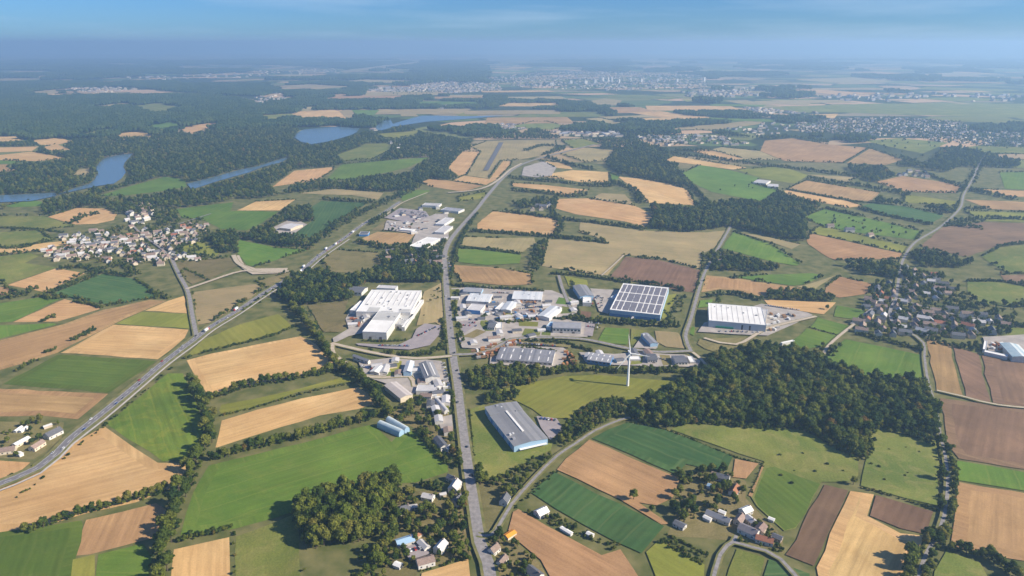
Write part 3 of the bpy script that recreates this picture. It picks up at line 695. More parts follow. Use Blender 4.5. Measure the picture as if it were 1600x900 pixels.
def big(name, label, s, h, wall, roof, kind='flat', rh=1.5, axis='x', windows=0, doors=0, lights=0, vents=0, cat='warehouse', group=None, winm=None):
    c, ang, hw, hl, uh, vh = frame(s, h)
    r = empty(name, c, ang); tag(r, label, cat, group); excl_rect(c, uh, vh, hw, hl)
    mb = MB()
    if kind == 'flat':
        mb.box(-hw, hw, -hl, hl, 0, h); mb.build('wall', wall, r)
        rb = MB(); rb.box(-hw + .3, hw - .3, -hl + .3, hl - .3, h - .2, h + .12); ro = rb.build('roof', roof, r)
        p = MB()
        for q in ((-hw - .1, hw + .1, -hl - .1, -hl + .35), (-hw - .1, hw + .1, hl - .35, hl + .1)): p.box(*q, h - .5, h + .6)
        for q in ((-hw - .1, -hw + .35, -hl + .36, hl - .36), (hw - .35, hw + .1, -hl + .36, hl - .36)): p.box(*q, h - .5, h + .6)
        p.build('parapet', M_metal, r); zt = h + .12
    elif kind == 'barrel':
        n = 8
        prof = [(hw * math.cos(PI * k / n), h * .45 + (h * .75) * math.sin(PI * k / n)) for k in range(n + 1)]
        ring0 = [(hw, -hl, 0)] + [(x, -hl, z) for x, z in prof] + [(-hw, -hl, 0)]; ring1 = [(x, hl, z) for x, y, z in ring0]
        mb.add(ring0 + ring1, [tuple(range(len(ring0)))[::-1], tuple(range(len(ring0), 2 * len(ring0)))]); mb.build('wall', wall, r)
        rb = MB(); a0 = [(x * 1.02, -hl - .3, z + .1) for x, z in prof]; a1 = [(x * 1.02, hl + .3, z + .1) for x, z in prof]
        a0 = [(hw * 1.02, -hl - .3, 0)] + a0 + [(-hw * 1.02, -hl - .3, 0)]; a1 = [(hw * 1.02, hl + .3, 0)] + a1 + [(-hw * 1.02, hl + .3, 0)]
        m_ = len(a0); rb.add(a0 + a1, [(i, i + 1, m_ + i + 1, m_ + i) for i in range(m_ - 1)]); ro = rb.build('roof', roof, r); zt = h * 1.2
    else:
        prism(mb, hw, hl, h, rh, axis); mb.build('wall', wall, r)
        rb = MB(); gable_roof(rb, hw, hl, h, rh, axis, .5, .3); ro = rb.build('roof', roof, r); zt = h + rh * .6
    for k in range(windows):
        x = -hw + (k + .5) * 2 * hw / windows; g = MB(); w_ = min(1.6, hw / windows * .6)
        g.box(x - w_, x + w_, -hl - .08, -hl + .1, h * .55, h * .8); g.build('window', winm or M_glass, r)
    for k in range(doors):
        x = -hw + (k + .72) * 2 * hw / max(doors, 1) * .86; g = MB(); g.box(x - 2, x + 2, -hl - .1, -hl + .1, 0, min(4.5, h * .48)); g.build('loading_door', M_door, r)
    for k in range(lights):
        g = MB()
        if kind == 'flat':
            x = -hw + (k + .5) * 2 * hw / lights; g.box(x - .9, x + .9, -hl * .75, hl * .75, zt - .02, zt + .5)
        else:
            x = -hw + (k + .5) * 2 * hw / lights
            if axis == 'x':
                for sg in (-1, 1):
                    y0, y1 = .25 * hl, .8 * hl; z0 = h + rh * (1 - .25) + .34; z1 = h + rh * (1 - .8) + .34
                    g.add([(x - .7, sg * y0, z0), (x + .7, sg * y0, z0), (x + .7, sg * y1, z1), (x - .7, sg * y1, z1)], [(0, 1, 2, 3) if sg < 0 else (3, 2, 1, 0)])
                    if sg < 0: g.build('skylight', M_bright, ro); g = MB()
            else: g.box(x - .7, x + .7, -hl * .8, hl * .8, h + rh * (1 - abs(x) / hw) + .2, h + rh * (1 - abs(x) / hw) + .55)
        g.build('skylight', M_bright if kind != 'flat' else M_palesheet, ro)
    for k in range(vents):
        x, y = random.uniform(-.8, .8) * hw, random.uniform(-.8, .8) * hl; q = random.uniform(.7, 1.6); g = MB(); g.box(x - q, x + q, y - q, y + q, zt - .3, zt + random.uniform(.8, 1.8)); g.build('roof_vent', random.choice([M_metal, M_greysheet]), ro)
    BLD.append((c, hw, hl)); return r, ro, hw, hl

# solar warehouse
r, ro, hw, hl = big('solar_warehouse', 'large blue-walled warehouse with a grid of solar panels on its white roof', '977 443 952 484 1031 492.5', 10, M_sky, M_bright, doors=3)
xs = [0, .105, .215, .5, .62, .73, .87, 1.0]
for i in range(7):
    for j in range(6):
        x0 = -hw + 2 * hw * (.02 + .96 * xs[i]) + 1.0; x1 = -hw + 2 * hw * (.02 + .96 * xs[i + 1]) - 1.0
        yy = -hl + 2 * hl * (.04 + (j // 2) * .315 + (j % 2) * .145); y1 = yy + 2 * hl * .132
        for a0, a1 in ([(x0, x1)] if i != 2 else [(x0, (x0 + x1) / 2 - .5), ((x0 + x1) / 2 + .5, x1)]):
            g = MB(); g.add([(a0, yy, 10.35), (a1, yy, 10.35), (a1, y1, 10.8), (a0, y1, 10.8), (a0, yy, 10.14), (a1, yy, 10.14), (a1, y1, 10.14), (a0, y1, 10.14)],
                            [(0, 1, 2, 3), (4, 5, 1, 0), (5, 6, 2, 1), (6, 7, 3, 2), (7, 4, 0, 3)]); g.build('solar_panel', M_panel, ro)
g = MB(); g.box(-hw - .12, hw + .12, -hl - .12, -hl - .02, 0, 4.5); g.build('base_band', M_blue, r)
g = MB(); g.box(-hw * .1, -hw * .02, -hl - 14, -hl - .2, 0, 3.5); g.build('walkway_shelter', M_palesheet, r)
big('pump_house', 'low pale blue tank house at left side of the solar warehouse', '960 456 955 465 964 467', 5, M_sky, M_sky, cat='shed')
# white factory
r, ro, hw, hl = big('white_factory', 'huge white flat-roofed factory hall beside the straight central road', '582 453 556 487 641 488.5', 11, M_white, M_bright, vents=16)
for q in ((-.62, -.2, -.98, -.62), (.55, .95, -.98, -.72), (-.1, .35, -.99, -.9)):
    g = MB(); g.box(q[0] * hw, q[1] * hw, q[2] * hl, q[3] * hl, 11.12, 11.3); g.build('roof_patch', M_member, ro)
for k in range(9):
    g = MB(); x = -hw * .85 + k * hw * .21; g.box(x, x + 1.2, -hl * .4, hl * .85, 11.12, 11.5); g.build('roof_light', M_palesheet, ro)
r, ro, hw, hl = big('factory_wing', 'white front wing with grey roof patch jutting from the big factory', '588 487 567 518.5 604.5 520', 11.5, M_white, M_bright, doors=2, vents=3, cat='factory wing')
g = MB(); g.box(-hw * .96, hw * .96, hl * .15, hl * .96, 11.62, 11.8); g.build('roof_patch', M_member, ro)
big('factory_annex', 'low white annex at the far left corner of the big factory', '560 470 547 485 562 486', 8, M_white, M_bright, vents=2, cat='annex')
big('factory_annex', 'narrow white annex along the back wall of the big factory', '591 445.5 588.5 450 618 451.5', 8, M_white, M_palesheet, cat='annex')
big('factory_annex', 'grey flat-roofed block in the corner of the factory wing', '625 488.5 613 506 629 508', 6, M_white, M_member, doors=1, vents=4, cat='annex')
big('factory_annex', 'long narrow white shed along the right side of the factory yard', '628.5 510 632 512 662 469', 6, M_white, M_bright, cat='annex')
big('canteen', 'small white building with a dark blue roof by the factory wood', '546 447 543 456 566 457.5', 6, M_white, M_slate, 'gable', 2.5, windows=4, cat='office')
# grey warehouse
r, ro, hw, hl = big('grey_warehouse', 'long grey ribbed-roof warehouse on the lawn beside the central road', '757 646 804.4 697 857 685', 8, M_sky, M_rib_grey, 'gable', 1.6, 'y', vents=5)
g = MB(); g.box(-1.2, 1.2, -hl * .45, hl * .8, 9.5, 10.5); g.build('ridge_skylight', M_bright, ro)
for k in range(9):
    y = -hl + (k + .5) * 2 * hl / 9; g = MB(); g.box(-hw - .1, -hw + .05, y - 1.6, y + 1.6, 1, 5.5); g.build('wall_panel', M_blue if k % 2 else M_palesheet, r)
g = MB(); g.box(-hw * .7, hw * .9, -hl - 3, -hl - .1, 3.5, 3.9); g.build('canopy', M_bright, r)
big('grey_warehouse', 'short grey rear block joined to the long lawn warehouse', '759 636 766 649 816 640', 8.5, M_sky, M_rib_grey, 'gable', 1.2, 'y', vents=2)
# white warehouse at the right
r, ro, hw, hl = big('white_warehouse', 'white-roofed distribution warehouse with a green band on its grey wall', '1111.5 474 1106.7 500.8 1196 508.5', 12, M_greywall, M_bright, vents=5)
g = MB(); g.box(-hw * .75, -hw * .12, -hl - 1.4, -hl - .05, 1.2, 4.6); g.build('green_sign_band', M_green, r)
for x in (.15, .42): 
    g = MB(); g.box(hw * x, hw * (x + .06), -hl - .12, -hl + .05, 2, 9.5); g.build('loading_door', M_glass, r)
for k in range(10):
    g = MB(); x = -hw * .9 + k * hw * .19; g.box(x, x + .7, -hl * .9, hl * .9, 12.12, 12.3); g.build('roof_seam', M_palesheet, ro)
big('loading_hall', 'small pale loading hall at right end of the white warehouse', '1183 482 1181.5 499 1197 501', 8, M_white, M_palesheet, doors=1, cat='loading hall')
# dark roofed block
big('dark_roof_hall', 'long low hall with dark ribbed roof and white wall below the orange yard', '793 543 773 561 860.5 567', 6, M_white, M_rib_dark, 'gable', 1.2, 'x', windows=12, lights=6, cat='hall')
big('white_hall', 'white hall with grey roof and dark windows in the middle of the estate', '867 503 863 512 907 513.5', 10, M_white, M_greysheet, 'gable', 1.5, 'x', windows=8, doors=2, cat='hall')
big('blue_annex', 'small pale blue annex at left end of the white hall', '858 502 854 510 861 511', 8, M_sky, M_sky, cat='annex')
r, ro, hw, hl = big('blue_wall_workshop', 'workshop with a bright blue front wall near the central road', '733 474 730 484 751.5 486', 8, M_white, M_palesheet)
g = MB(); g.box(-hw - .1, hw + .1, -hl - .6, -hl - .15, 1, 7.8); g.build('blue_front', M_blue, r)
big('workshop', 'long workshop with greenish grey roof at the back hedge of the estate', '725 449 724 455.5 752 457', 6, M_sky, M_greysheet, 'gable', 1.5, 'x', windows=5, cat='workshop')
big('workshop', 'wide pale-roofed workshop behind the blue-fronted one', '733 458 729 470 764 472', 7, M_white, M_rib_pale, 'gable', 1.5, 'x', lights=4, vents=2, cat='workshop')
big('workshop', 'pale striped-roof hall in the centre of the estate left half', '789 471 783 484 799 485.5', 7, M_white, M_rib_pale, 'gable', 1.5, 'y', doors=1, cat='workshop')
big('workshop', 'narrow white hall standing beside the striped-roof hall', '780 472 774 483 781 484', 6, M_white, M_bright, cat='workshop')
big('workshop', 'long pale workshop row at the far hedge of the estate', '804 455 800 467 846 468.5', 7, M_white, M_rib_pale, 'gable', 1.5, 'x', windows=8, vents=4, cat='workshop')
big('workshop', 'white hall with ribbed roof left of the dirt plot', '848 476 842 494 861 497.5', 7, M_white, M_rib_pale, 'gable', 1.6, 'y', vents=2, cat='workshop')
big('office_block', 'small grey office inside the round green verge of the estate', '765 504 762 511 773 512', 6, M_white, M_slate, 'gable', 2, 'x', windows=3, cat='office')
big('white_canopy', 'low white flat canopy right of the small grey office', '776 504 775 513 784 513', 4, M_white, M_bright, cat='canopy')
big('grey_hall', 'grey ribbed-roof hall at left of the solar warehouse', '901 446 905 463 926.5 462', 8, M_sky, M_rib_grey, 'gable', 1.5, 'y', cat='hall')
big('showroom', 'white curved-front showroom below the grey ribbed hall', '909 464 911 473 925 473.5', 6, M_white, M_bright, vents=2, cat='showroom')
big('blue_base_hall', 'grey-roofed hall with blue walls left of the wind turbine', '925 551 917 562 953 567', 6, M_blue, M_greysheet, 'gable', 1.2, 'x', windows=6, lights=4, cat='hall')
big('grey_block', 'grey-blue block standing alone between two mown plots', '1009.5 521 1014.5 537 1026 536', 7, M_sky, M_greysheet, 'gable', 1.2, 'y', vents=2, cat='hall')
big('grey_block', 'white-fronted block with slate blue roof right of the wind turbine', '1011 553 1012 562 1027 562', 7, M_white, M_slate, 'gable', 1.6, 'x', windows=4, doors=1, cat='hall')
big('grey_block', 'dark slate-roofed block at the edge of the near wood', '1053 556 1055 566.5 1074 566', 6, M_white, M_slate, 'gable', 1.6, 'x', windows=4, cat='hall')
big('white_shed', 'small white shed at right of the turbine tower', '985 557 985 562 1001 562', 4, M_white, M_bright, cat='shed')
big('white_shed', 'small white shed between the slate-roofed block and the wood', '1076 557 1078 566 1086 566', 4, M_white, M_bright, cat='shed')
# south of the factory road
big('grey_long_shed', 'long grey-roofed shed with white front by the hedge below the factory', '545 551 553 557 577 565.5', 6, M_white, M_greysheet, 'gable', 1.8, 'x', windows=4, cat='shed')
big('white_workshop', 'white twin-gable workshop below the factory road', '583 571 579 581 593 583', 5, M_white, M_bright, 'gable', 1.5, 'y', doors=1, cat='workshop')
big('white_workshop', 'right half of the white twin workshop below the factory road', '594 570 593 582 606 582', 5, M_white, M_palesheet, 'gable', 1.5, 'y', doors=1, cat='workshop')
big('steep_hall', 'pale ribbed hall left of the large white-fronted hall', '632 565 631 581 643 581', 8, M_sky, M_rib_pale, 'gable', 1.8, 'y', cat='hall')
big('gable_hall', 'large hall with grey striped roof and white gable beside the central road', '663 567 662.5 592 685 589', 9, M_white, M_rib_grey, 'gable', 2.5, 'y', lights=2, doors=1, cat='hall')
big('depot', 'low pale depot in front of the white gable hall', '652 602 650 611 682 611', 5, M_white, M_palesheet, doors=2, cat='depot')
big('brown_shed', 'long pale brown metal shed leaning along the tree line', '608 600 624 623 643 617', 6, M_cream, M_rib_brown, 'gable', 1.6, 'y', cat='shed')
big('barrel_hall', 'barrel-roofed barn with blue and white stripes at the green field, left half', '600.5 654.5 620.5 677 629 672', 6, M_sky, M_rib_blue, 'barrel', cat='barn')
big('barrel_hall', 'barrel-roofed barn with blue and white stripes at the green field, right half', '609.5 651 630 671.5 638.5 667.5', 6, M_sky, M_rib_blue, 'barrel', cat='barn')
big('curved_shed', 'white round-roofed shed between trees and the central road', '684 623 693 642 701 640', 5, M_white, M_palesheet, 'barrel', cat='shed')
big('dark_roof_shed', 'dark-roofed building by the roadside hedge above the orange trees', '676 685 689 699 700 696', 5, M_white, M_slate, 'gable', 2, 'y', windows=2, cat='shed')
# north-west estate
big('north_warehouse', 'white warehouse with grey rear roof north of the pine belt', '657 369 641 385 662 387.5', 7, M_white, M_bright, vents=3)
big('north_hall', 'white two-part hall in the northern estate, upper part', '684 339 683 350 697 351', 6, M_white, M_palesheet, cat='hall')
big('north_hall', 'white two-part hall in the northern estate, lower part', '683 352 681 363 696 364', 6, M_white, M_palesheet, cat='hall')
big('north_shed', 'thin white shed between the car storage lot and the bare plot', '625 356 625 359 645 361', 4, M_white, M_bright, cat='shed')
big('north_shed', 'long grey shed in the trees at the top of the northern estate', '690 323 690 328 718 331', 5, M_white, M_greysheet, cat='shed')
big('north_shed', 'long pale shed at far upper edge of the car storage lot', '661 317 660 321 686 322', 5, M_white, M_palesheet, cat='shed')
big('north_shed', 'small dark-blue roofed hall beside the highway', '562 362 561 366 575 366', 5, M_blue, M_slate, cat='shed')
big('farm_shed', 'pale round-ended farm shed between the two green crop fields', '446 348 438 356 456 358', 7, M_cream, M_palesheet, 'gable', 2, 'x', cat='barn')
# right-hand farm
big('farm_hall', 'big white and blue striped farm hall at the right picture edge', '1573 537 1580 557 1610 560', 8, M_white, M_rib_blue, 'gable', 2, 'y', cat='barn')
big('farm_wing', 'narrow white farm wing enclosing the yard on the left', '1532 531 1537 546 1542 547', 5, M_white, M_bright, cat='barn')
big('farm_wing', 'narrow white farm wing enclosing the yard in front', '1539 547 1538 550 1574 558', 5, M_white, M_bright, cat='barn')
big('farm_shed', 'white open shed at edge of the mown fields behind the wood', '1232 528 1221 536 1224 537.5', 4, M_white, M_bright, cat='shed')
for i, (s, l) in enumerate((('1180 280 1178 285 1198 287', 'pale farm shed in the green field before the distant farm track'), ('1200 287 1199 291 1216 292', 'low white farm shed beside the pale farm shed'))):
    big('farm_shed', l, s, 5, M_white, M_palesheet, 'gable', 1.5, 'x', cat='shed')

def house_parts(hw, hl, h, rh, wall, roof, detail, chim=True, hip=False):
    out = []; mb = MB()
    if hip: mb.box(-hw, hw, -hl, hl, 0, h)
    else: prism(mb, hw, hl, h, rh, 'x')
    out.append(('wall', mb.mesh('house_wall', wall), None))
    rb = MB()
    if hip:
        o = .4; q = min(hw, hl); t_ = hw - q * .75
        rb.add([(-hw - o, -hl - o, h - .1), (hw + o, -hl - o, h - .1), (hw + o, hl + o, h - .1), (-hw - o, hl + o, h - .1), (-t_, 0, h + rh), (t_, 0, h + rh)],
               [(0, 1, 5, 4), (1, 2, 5), (2, 3, 4, 5), (3, 0, 4), (3, 2, 1, 0)])
    else: gable_roof(rb, hw, hl, h, rh, 'x', .35, .22)
    out.append(('roof', rb.mesh('house_roof', roof), None))
    if chim:
        g = MB(); x = hw * .7; g.box(x - .45, x + .45, -.4, .4, h + rh * .5, h + rh + 1.1); g.box(x - .55, x + .55, -.5, .5, h + rh + 1.1, h + rh + 1.3); out.append(('chimney', g.mesh('house_chimney', M_tile2), 'roof'))
    if detail:
        for sg in (-1, 1):
            for k in range(3):
                x = -hw + (k + .5) * 2 * hw / 3; g = MB(); y = sg * hl
                if k == 1 and sg < 0: g.box(x - .55, x + .55, y - .06, y + .06, 0, 2.2); out.append(('door', g.mesh('house_door', M_door), None)); continue
                g.box(x - .6, x + .6, y - .06, y + .06, h * .35, h * .35 + 1.3); out.append(('window', g.mesh('house_window', M_glass), None))
        for sg in (-1, 1):
            g = MB(); x = sg * hw; g.box(x - .06, x + .06, -.6, .6, h * .35, h * .35 + 1.3); out.append(('window', g.mesh('house_window', M_glass), None))
    return out
PROTO = {}
def house(name, p, rz, hw, hl, h, rh, wall, roof, label, group=None, detail=False, key=None, hip=False, cat='house', chim=True):
    prt = PROTO.get(key) if key else None
    if prt is None:
        prt = house_parts(hw, hl, h, rh, wall, roof, detail, chim, hip)
        if key: PROTO[key] = prt
    r = empty(name, p, rz); tag(r, label, cat, group); d = {}
    for nm, me, par in prt: d[nm] = obj(nm, me, d[par] if par else r)
    u = Vector((math.cos(rz), math.sin(rz), 0)); v = Vector((-u.y, u.x, 0)); excl_rect(Vector(p), u, v, hw, hl, 1)
    HOUSES.append((p[0], p[1])); return r
HOUSES = []
NEAR = [  # x y px of the base middle | angle px direction dx,dy | half length, half width, wall, ridge | wall | roof | hip | label
 (633, 850, 22, -7, 7.5, 4.5, 4, 2, M_white, M_sky, 0, 'farm building with a pale blue metal roof on the gravel courtyard'),
 (665, 882, 22, -6, 7, 4.5, 4.5, 2.5, M_white, M_tile2, 0, 'white barn with brown roof at the bottom of the gravel courtyard'),
 (689, 860, 12, -14, 5.5, 4, 5, 3, M_white, M_palesheet, 0, 'white gabled house right of the gravel courtyard'),
 (662, 856, 12, 12, 6, 3, 3.5, 1.6, M_white, M_palesheet, 0, 'pale low building closing the right side of the courtyard'),
 (622, 886, 10, 4, 3.2, 2.5, 2.8, 1, M_white, M_bright, 0, 'tiny white shed at the lower left courtyard corner'),
 (655, 838, 10, -6, 3, 2.2, 2.8, 1, M_cream, M_tile, 0, 'tiny shed with reddish roof above the blue-roofed barn'),
 (631, 800, 16, -4, 6, 4.5, 4, 3, M_white, M_slate, 1, 'hip-roofed white house among trees behind the poplar grove'),
 (645, 795, 14, -2, 4, 2.5, 3, 1.5, M_cream, M_palesheet, 0, 'long pale garage beside the hip-roofed house'),
 (669, 780, 14, 3, 5.5, 3.5, 3.5, 2, M_white, M_palesheet, 0, 'white bungalow at the end of the short drive'),
 (692, 775, 14, -3, 3, 2, 2.6, 1, M_cream, M_palesheet, 0, 'small cream shed on the short drive'),
 (715, 786, 10, -8, 5.5, 4, 4, 3, M_white, M_slate, 0, 'white gabled house left of the central road junction drive'),
 (711, 765, 8, -12, 6.5, 4.5, 5, 3.5, M_white, M_palesheet, 0, 'tall white house with pale roof beside the dark road shadow'),
 (706, 752, 12, 6, 5, 3, 4, 2.5, M_cream, M_slate, 0, 'cream house with slate roof behind the tall white house'),
 (700, 703, 10, -10, 3.5, 2.5, 3, 1.5, M_white, M_palesheet, 0, 'little white house under the orange roadside trees'),
 (789, 786, 8, -14, 5, 4, 4.5, 4, M_white, M_slate, 0, 'steep white house right of the central road by the lane'),
 (772, 863, 12, -10, 4.5, 3.5, 4, 3, M_white, M_tile2, 0, 'small white house in the fork of road and lane'),
 (785, 880, 10, -12, 5, 3, 3.5, 2, M_white, M_tile2, 0, 'pale house with garden at the bottom road fork'),
 (846, 804, 16, -8, 5.5, 4.5, 3.5, 3, M_white, M_bright, 0, 'white-roofed cottage between the lane and the green field'),
 (835, 900, 16, 12, 7, 4, 4, 2.5, M_white, M_slate, 0, 'dark-roofed house at the bottom edge by the brown field'),
 (885, 832, 20, 12, 6, 1.6, 2.4, .6, M_white, M_bright, 0, 'long thin white greenhouse in the garden strip'),
 (922, 838, 12, 6, 3, 2, 2.6, 1, M_white, M_bright, 0, 'small white caravan-like shed in the garden strip'),
 (797, 838, 16, -10, 5, 3, 2.6, 1.2, M_cream, M_orange, 0, 'shelter with a bright orange roof beside the lane'),
 (84, 681, 18, -9, 8, 5, 4, 3.5, M_white, M_slate, 0, 'white farmhouse with dark slate roof by the highway'),
 (59, 700, 16, -10, 7, 4, 4, 2.5, M_cream, M_tile2, 0, 'brown-roofed farm building left of the white farmhouse'),
 (34, 693, 18, -10, 8, 3.5, 3, 1.5, M_cream, M_bright, 0, 'pale long farm shed at far left hamlet by the highway'),
 (29, 673, 10, -7, 5, 1.8, 2.5, .8, M_white, M_bright, 0, 'left of two thin white polytunnels behind the highway farm'),
 (37, 673, 10, -7, 5, 1.8, 2.5, .8, M_white, M_bright, 0, 'right of two thin white polytunnels behind the highway farm'),
 (14, 706, 18, -3, 6.5, 5, 3.5, 2.5, M_cream, M_tile2, 0, 'brown hipped barn at the left edge of the highway farm'),
 (32, 712, 10, 5, 3, 2, 3, 1, M_white, M_bright, 0, 'tiny white shed in front of the highway farm trees'),
 (75, 668, 12, -4, 4, 2, 2.8, 1, M_cream, M_palesheet, 0, 'small pale shed right behind the white farmhouse'),
 (1129, 750, 18, 5, 6, 4, 4, 2.5, M_white, M_slate, 0, 'white house with slate roof at top of the bottom-right hamlet'),
 (1118, 744, 14, 4, 4, 2, 3, 1, M_cream, M_tile2, 0, 'small reddish shed left of the topmost hamlet house'),
 (1147, 770, 8, -14, 6.5, 4, 4, 2.8, M_white, M_tile, 0, 'white house with an orange tiled roof by the hamlet field track'),
 (1111, 763, 10, 4, 3.5, 2.5, 2.8, 1.2, M_white, M_sky, 0, 'small blue-grey shed in the hamlet orchard'),
 (1122, 812, 22, 9, 11, 3.5, 3.5, 2.4, M_cream, M_greysheet, 0, 'long grey-roofed barn in the bottom-right hamlet'),
 (1128, 804, 12, 5, 3, 2, 3, 1, M_white, M_bright, 0, 'tiny white shed above the long grey-roofed barn'),
 (1105, 813, 12, 6, 3.5, 2, 2.8, 1, M_white, M_bright, 0, 'white shed left of the long grey-roofed barn'),
 (1062, 823, 16, 8, 5, 3.5, 3, 1.5, M_white, M_slate, 0, 'dark-roofed white shed at corner of the allotment garden'),
 (1165, 802, 14, -6, 5, 4, 4, 2.5, M_white, M_bright, 0, 'bright white house near the hamlet meadow corner'),
 (1155, 816, 10, -12, 5.5, 3.5, 4, 2.5, M_cream, M_tile2, 0, 'pinkish cream house in the middle of the hamlet'),
 (1172, 817, 12, 10, 4.5, 3.5, 4, 2, M_cream, M_palesheet, 0, 'cream house between the pinkish house and the solar roof'),
 (1188, 830, 10, -12, 5, 4, 4, 2.5, M_cream, M_tile2, 0, 'house with faded pink roof at right of the solar roof'),
 (1169, 834, 20, 9, 8, 5, 4.5, 2.5, M_white, M_panel, 0, 'farm building with dark solar-covered roof by the hamlet lane'),
 (1194, 848, 18, 5, 7, 3.5, 4, 2.5, M_white, M_tile, 0, 'long house with orange tiled roof beside the hamlet lane'),
 (1214, 843, 14, 6, 4, 3, 3, 1.5, M_stone, M_slate, 0, 'dark shed at the right end of the hamlet'),
 (1205, 814, 10, 4, 2.5, 1.8, 2.4, .8, M_white, M_bright, 0, 'tiny white cabin in the meadow beside the hamlet'),
]
for (x, y, dx, dy, a, b_, h, rh, wl, rf, hip, lab) in NEAR:
    p = G(x, y); q = G(x + dx * .5, y + dy * .5); rz = math.atan2(q.y - p.y, q.x - p.x)
    house('house' if rh > 1.9 else 'shed', p, rz, a, b_, h, rh, wl, rf, lab, None, rh > 1.2, None, bool(hip), 'house' if rh > 1.9 else 'shed', rh > 1.9)

# villages: houses along their streets and lanes
def in_any(P, k0=0):
    r = np.zeros(len(P), bool)
    for q in EXCL[k0:]:
        lo, hi = q.min(0), q.max(0); c = (P[:, 0] > lo[0]) & (P[:, 0] < hi[0]) & (P[:, 1] > lo[1]) & (P[:, 1] < hi[1])
        if c.any(): i = np.where(c)[0]; r[i] |= inside(P[i], q)
    return r
KINDS = [(M_white, M_slate, 'white house with slate roof'), (M_cream, M_tile2, 'cream house with brown weathered roof'),
         (M_white, M_tile2, 'white house with faded brown roof'), (M_cream, M_slate, 'cream house with slate roof'), (M_white, M_tile, 'white house with red tiled roof'),
         (M_white, M_palesheet, 'white house with pale grey roof')]
def village(s, n, where, group, mind, main, pk, size=1.0, k0=0, nm='house', cat='house'):
    w = np.array([(p.x, p.y) for p in poly(s)]); lo, hi = w.min(0), w.max(0); got = []; tries = 0
    while len(got) < n and tries < 40:
        tries += 1
        P = RNG.uniform(lo, hi, (400, 2)); P = P[inside(P, w)]; P = P[~in_any(P, k0)]
        for x, y in P:
            if len(got) >= n: break
            if all((x - a) ** 2 + (y - b_) ** 2 > mind ** 2 for a, b_ in got):
                got.append((x, y)); k = RNG.choice(len(KINDS), p=pk); wl, rf, lab = KINDS[k]; vz = int(RNG.integers(3))
                a, b_, h, rh = [(6.5, 4.2, 5, 3), (8.5, 4.5, 5.5, 3.2), (5.5, 4.5, 4, 2.8)][vz]
                a, b_, h, rh = a * size, b_ * size, h * size, rh * size
                rz = main + RNG.choice([0, PI / 2]) + RNG.normal(0, .15)
                lb = lab if nm == 'house' else lab.replace('house', 'unit'); house(nm, Vector((x, y, 0)), rz, a, b_, h, rh if nm == 'house' else rh * .4, wl, rf, lb + ' ' + where, group + ', ' + lb, False, (k, vz, size, nm), False, cat, nm == 'house')
    return got
village('88 408 80 402 100 388 150 380 190 382 170 398 130 412', 24, 'at left end of the riverside village', 'riverside village houses, left end', 14, .5, [.2, .24, .22, .14, .1, .1], .98)
village('55 402 90 372 150 362 195 372 230 352 245 360 300 352 330 352 322 368 300 385 320 408 290 412 240 416 190 412 150 410 190 398 160 392', 128, 'in the dense village by the river', 'riverside village houses', 12.5, .45, [.2, .28, .14, .24, .06, .08], .98)
village('195 340 205 322 235 318 240 335 228 350 200 362 190 355', 26, 'in the upper riverside village', 'riverside village houses, upper end', 14, .9, [.2, .24, .22, .14, .1, .1], 1.0)
village('1345 520 1340 505 1360 488 1345 478 1370 455 1420 470 1440 490 1450 525 1420 530 1380 528', 40, 'in the leafy hamlet at the right, near side', 'right hamlet houses, near side', 18, -.4, [.2, .24, .2, .14, .06, .16])
village('1360 452 1400 440 1415 420 1460 430 1490 450 1480 470 1440 468 1400 462', 26, 'in the leafy hamlet at the right, far side', 'right hamlet houses, far side', 18, -.4, [.2, .24, .2, .14, .06, .16])
village('1452 520 1445 490 1490 485 1560 500 1575 512 1540 525 1490 530', 26, 'in the right end of the leafy hamlet', 'right hamlet houses, right end', 18, -.4, [.2, .24, .2, .14, .06, .16])
village('1105 400 1120 402 1158 412 1156 418 1110 414', 4, 'at the small wood farm', 'wood farm houses', 14, .2, [.2, .4, .2, .2, 0, 0])
village('600 392 640 394 690 392 700 412 690 425 640 422 610 412', 16, 'in the northern estate trees', 'northern estate houses', 16, .3, [.3, .1, .2, .1, .1, .2])
village('612 222 622 220 632 232 625 240 612 238', 5, 'in the clearing below the lake', 'lake clearing houses', 25, .3, [.2, .2, .2, .1, .1, .2], 1.5)
village('805 322 862 318 868 328 812 330', 6, 'at the tree belt farm', 'tree belt farm houses', 20, 0, [.2, .2, .2, .1, .1, .2], 1.2)
village('820 264 848 256 860 268 840 276', 6, 'on the far works yard', 'works yard buildings', 22, .4, [.1, 0, .2, 0, 0, .7], 1.6)
village('1400 276 1415 268 1448 270 1452 278 1420 280', 9, 'in the distant right-hand woods', 'distant hamlet houses', 20, 0, [.2, .2, .2, .1, .1, .2], 1.3)
village('1275 350 1390 352 1395 362 1360 372 1300 360', 5, 'on the green farm plots', 'scattered farm houses', 40, 0, [.2, .2, .2, .1, .1, .2], 1.2)

